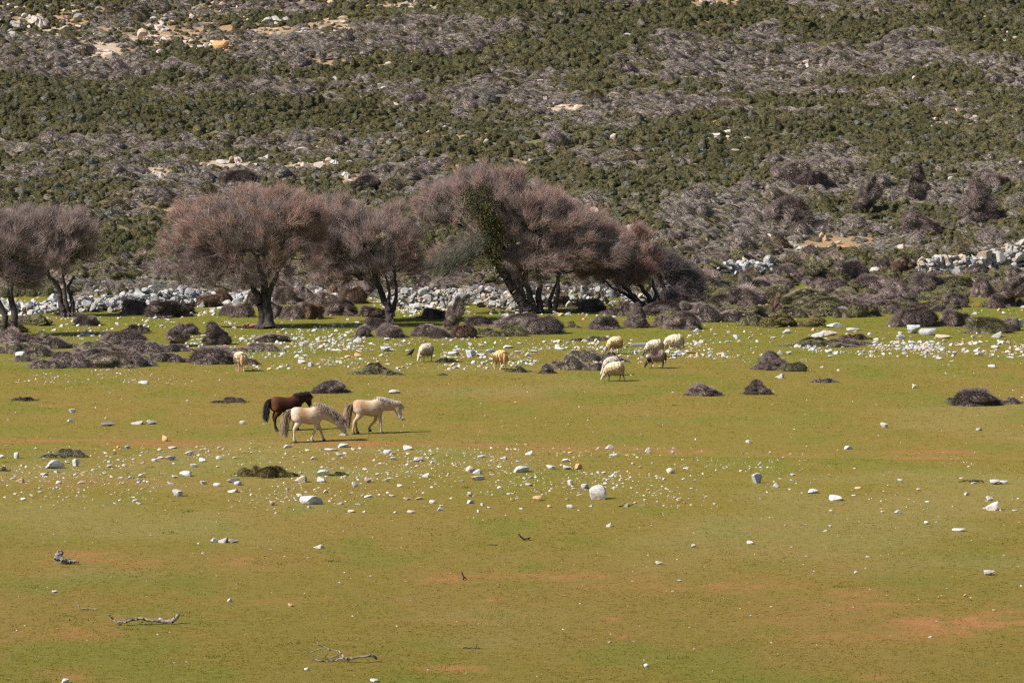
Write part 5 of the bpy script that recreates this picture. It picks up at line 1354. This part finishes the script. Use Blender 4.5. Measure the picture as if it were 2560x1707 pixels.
# crow
p, s = at1(1028, 894)
root = empty('crow', p, R(15), 'black crow standing on a stone beside the whitish sheep', 'bird')
acc = Acc()
loft(acc, resample([(-.22, 0, .07, .012, .006), (-.14, 0, .11, .03, .018), (-.07, 0, .15, .05, .05), (.0, 0, .20, .058, .062), (.05, 0, .25, .045, .05), (.075, 0, .295, .034, .036), (.10, 0, .315, .03, .03), (.125, 0, .315, .012, .014)]), 12)
loft(acc, resample([(.115, 0, .315, .012, .014), (.15, 0, .312, .008, .009), (.175, 0, .305, .003, .003)]), 8)
for sd in (-1, 1): loft(acc, [(np.array([0, sd * .03, .16]), .014, .016), (np.array([.005, sd * .03, .08]), .007, .007), (np.array([.0, sd * .03, .0]), .007, .007)], 7)
me = fuse(acc, .008); V = coords(me); c = np.tile([.014, .014, .017], (len(V), 1)); col_attr(me, 'coat', c); me.materials.append(M_coat); link('body', me, root)

# ------------------------------------------------------------------ grass blades
N = 330000
d = 52 + (196 - 52) * rng.random(N) ** 1.35
x = (rng.random(N) - 0.5) * 0.33 * d
keep = rng.random(N) > 0.4 * soil_mask(x, d)
x = x[keep]; d = d[keep]; N = len(x)
z = height(x, d); col = ground_col(x, d) * np.array([.98, 1.0, .95])
patch = fbm(x / 1.2, d / 2.0, 81, 3)
hgt = (0.008 + 0.016 * rng.random(N)) * (0.5 + 0.9 * patch) * (0.8 + 0.7 * smooth(90, 170, d))
wid = 0.006 + 0.006 * rng.random(N) + 0.00007 * d
V = []; 
cols = []
for k in range(3):
    th = rng.uniform(0, 2 * np.pi, N); ox = rng.normal(0, 0.025, N); oy = rng.normal(0, 0.025, N)
    lx = rng.normal(0, 2.2, N) * hgt; ly = rng.normal(0, 2.2, N) * hgt
    ax = np.cos(th) * wid; ay = np.sin(th) * wid
    V.append(np.stack([np.stack([x + ox - ax, d + oy - ay, z - 0.004], 1), np.stack([x + ox + ax, d + oy + ay, z - 0.004], 1), np.stack([x + ox + lx, d + oy + ly, z + hgt], 1)], 1))
    j = (0.92 + 0.3 * rng.random(N))[:, None]
    cc = col * j
    cols.append(np.repeat(cc[:, None], 3, 1))
V = np.concatenate(V).reshape(-1, 3); cols = np.concatenate(cols).reshape(-1, 3)
# taller green growth round the foot of the shrubs and in a few weedy tufts
ex, ey = [], []
for (sx, sy, rx, ry) in FEET:
    k = int(50 + 70 * rx); a = rng.uniform(0, 6.28, k); rr = rng.uniform(.85, 1.25, k)
    ex.append(sx + np.cos(a) * rx * rr); ey.append(sy + np.sin(a) * ry * rr)
wp = at(np.concatenate([rng.uniform(0, 2560, 30), np.array([1190, 1207, 2160, 1165, 700, 455, 640, 1230, 830])]), np.concatenate([rng.uniform(900, 1690, 30), np.array([1107, 1176, 1125, 1218, 1407, 1280, 1404, 1303, 1403])]))
for q in wp:
    k = 45; w_ = rng.uniform(.08, .22); ex.append(q[0] + rng.normal(0, w_, k)); ey.append(q[1] + rng.normal(0, w_, k))
ex = np.concatenate(ex); ey = np.concatenate(ey); ez = height(ex, ey); n = len(ex)
hh = rng.uniform(.02, .08, n) * np.where(np.arange(n) > n - 45 * len(wp), .6, 1); th = rng.uniform(0, 6.28, n); ww = rng.uniform(.008, .016, n)
gc = np.array([0.125, 0.145, 0.032]) * rng.uniform(.8, 1.3, n)[:, None]
VE = np.stack([np.stack([ex - np.cos(th) * ww, ey - np.sin(th) * ww, ez - .01], 1), np.stack([ex + np.cos(th) * ww, ey + np.sin(th) * ww, ez - .01], 1), np.stack([ex + rng.normal(0, .4, n) * hh, ey + rng.normal(0, .4, n) * hh, ez + hh], 1)], 1).reshape(-1, 3)
V = np.concatenate([V, VE]); cols = np.concatenate([cols, np.repeat(gc, 3, 0)])
bm_, nt, b = mat('grass_blades', 0.9)
df = nd(nt, 'ShaderNodeBsdfDiffuse'); tr = nd(nt, 'ShaderNodeBsdfTranslucent'); mx = nd(nt, 'ShaderNodeMixShader'); mx.inputs[0].default_value = 0.25
tint = attr(nt, 'tint')
tb = mix(nt, 1.0, tint, (1.15, 1.15, 1.1), 'MULTIPLY')
nt.links.new(tb, df.inputs['Color']); nt.links.new(tb, tr.inputs['Color']); nt.links.new(df.outputs[0], mx.inputs[1]); nt.links.new(tr.outputs[0], mx.inputs[2])
gn = nd(nt, 'ShaderNodeNewGeometry'); vs = nd(nt, 'ShaderNodeVectorMath', operation='SCALE'); vs.inputs['Scale'].default_value = 0.35
va = nd(nt, 'ShaderNodeVectorMath', operation='ADD'); va.inputs[1].default_value = (0, 0, 1); vn = nd(nt, 'ShaderNodeVectorMath', operation='NORMALIZE')
nt.links.new(gn.outputs['Normal'], vs.inputs[0]); nt.links.new(vs.outputs[0], va.inputs[0]); nt.links.new(va.outputs[0], vn.inputs[0]); nt.links.new(vn.outputs[0], df.inputs['Normal'])
nt.links.new(mx.outputs[0], nt.nodes['Material Output'].inputs['Surface'])
me = mesh_np('grass', V, np.arange(len(V)).reshape(-1, 3), [bm_]); col_attr(me, 'tint', cols)
o = link('grass', me); o['kind'] = 'stuff'; o['label'] = 'short olive grass covering the plain'
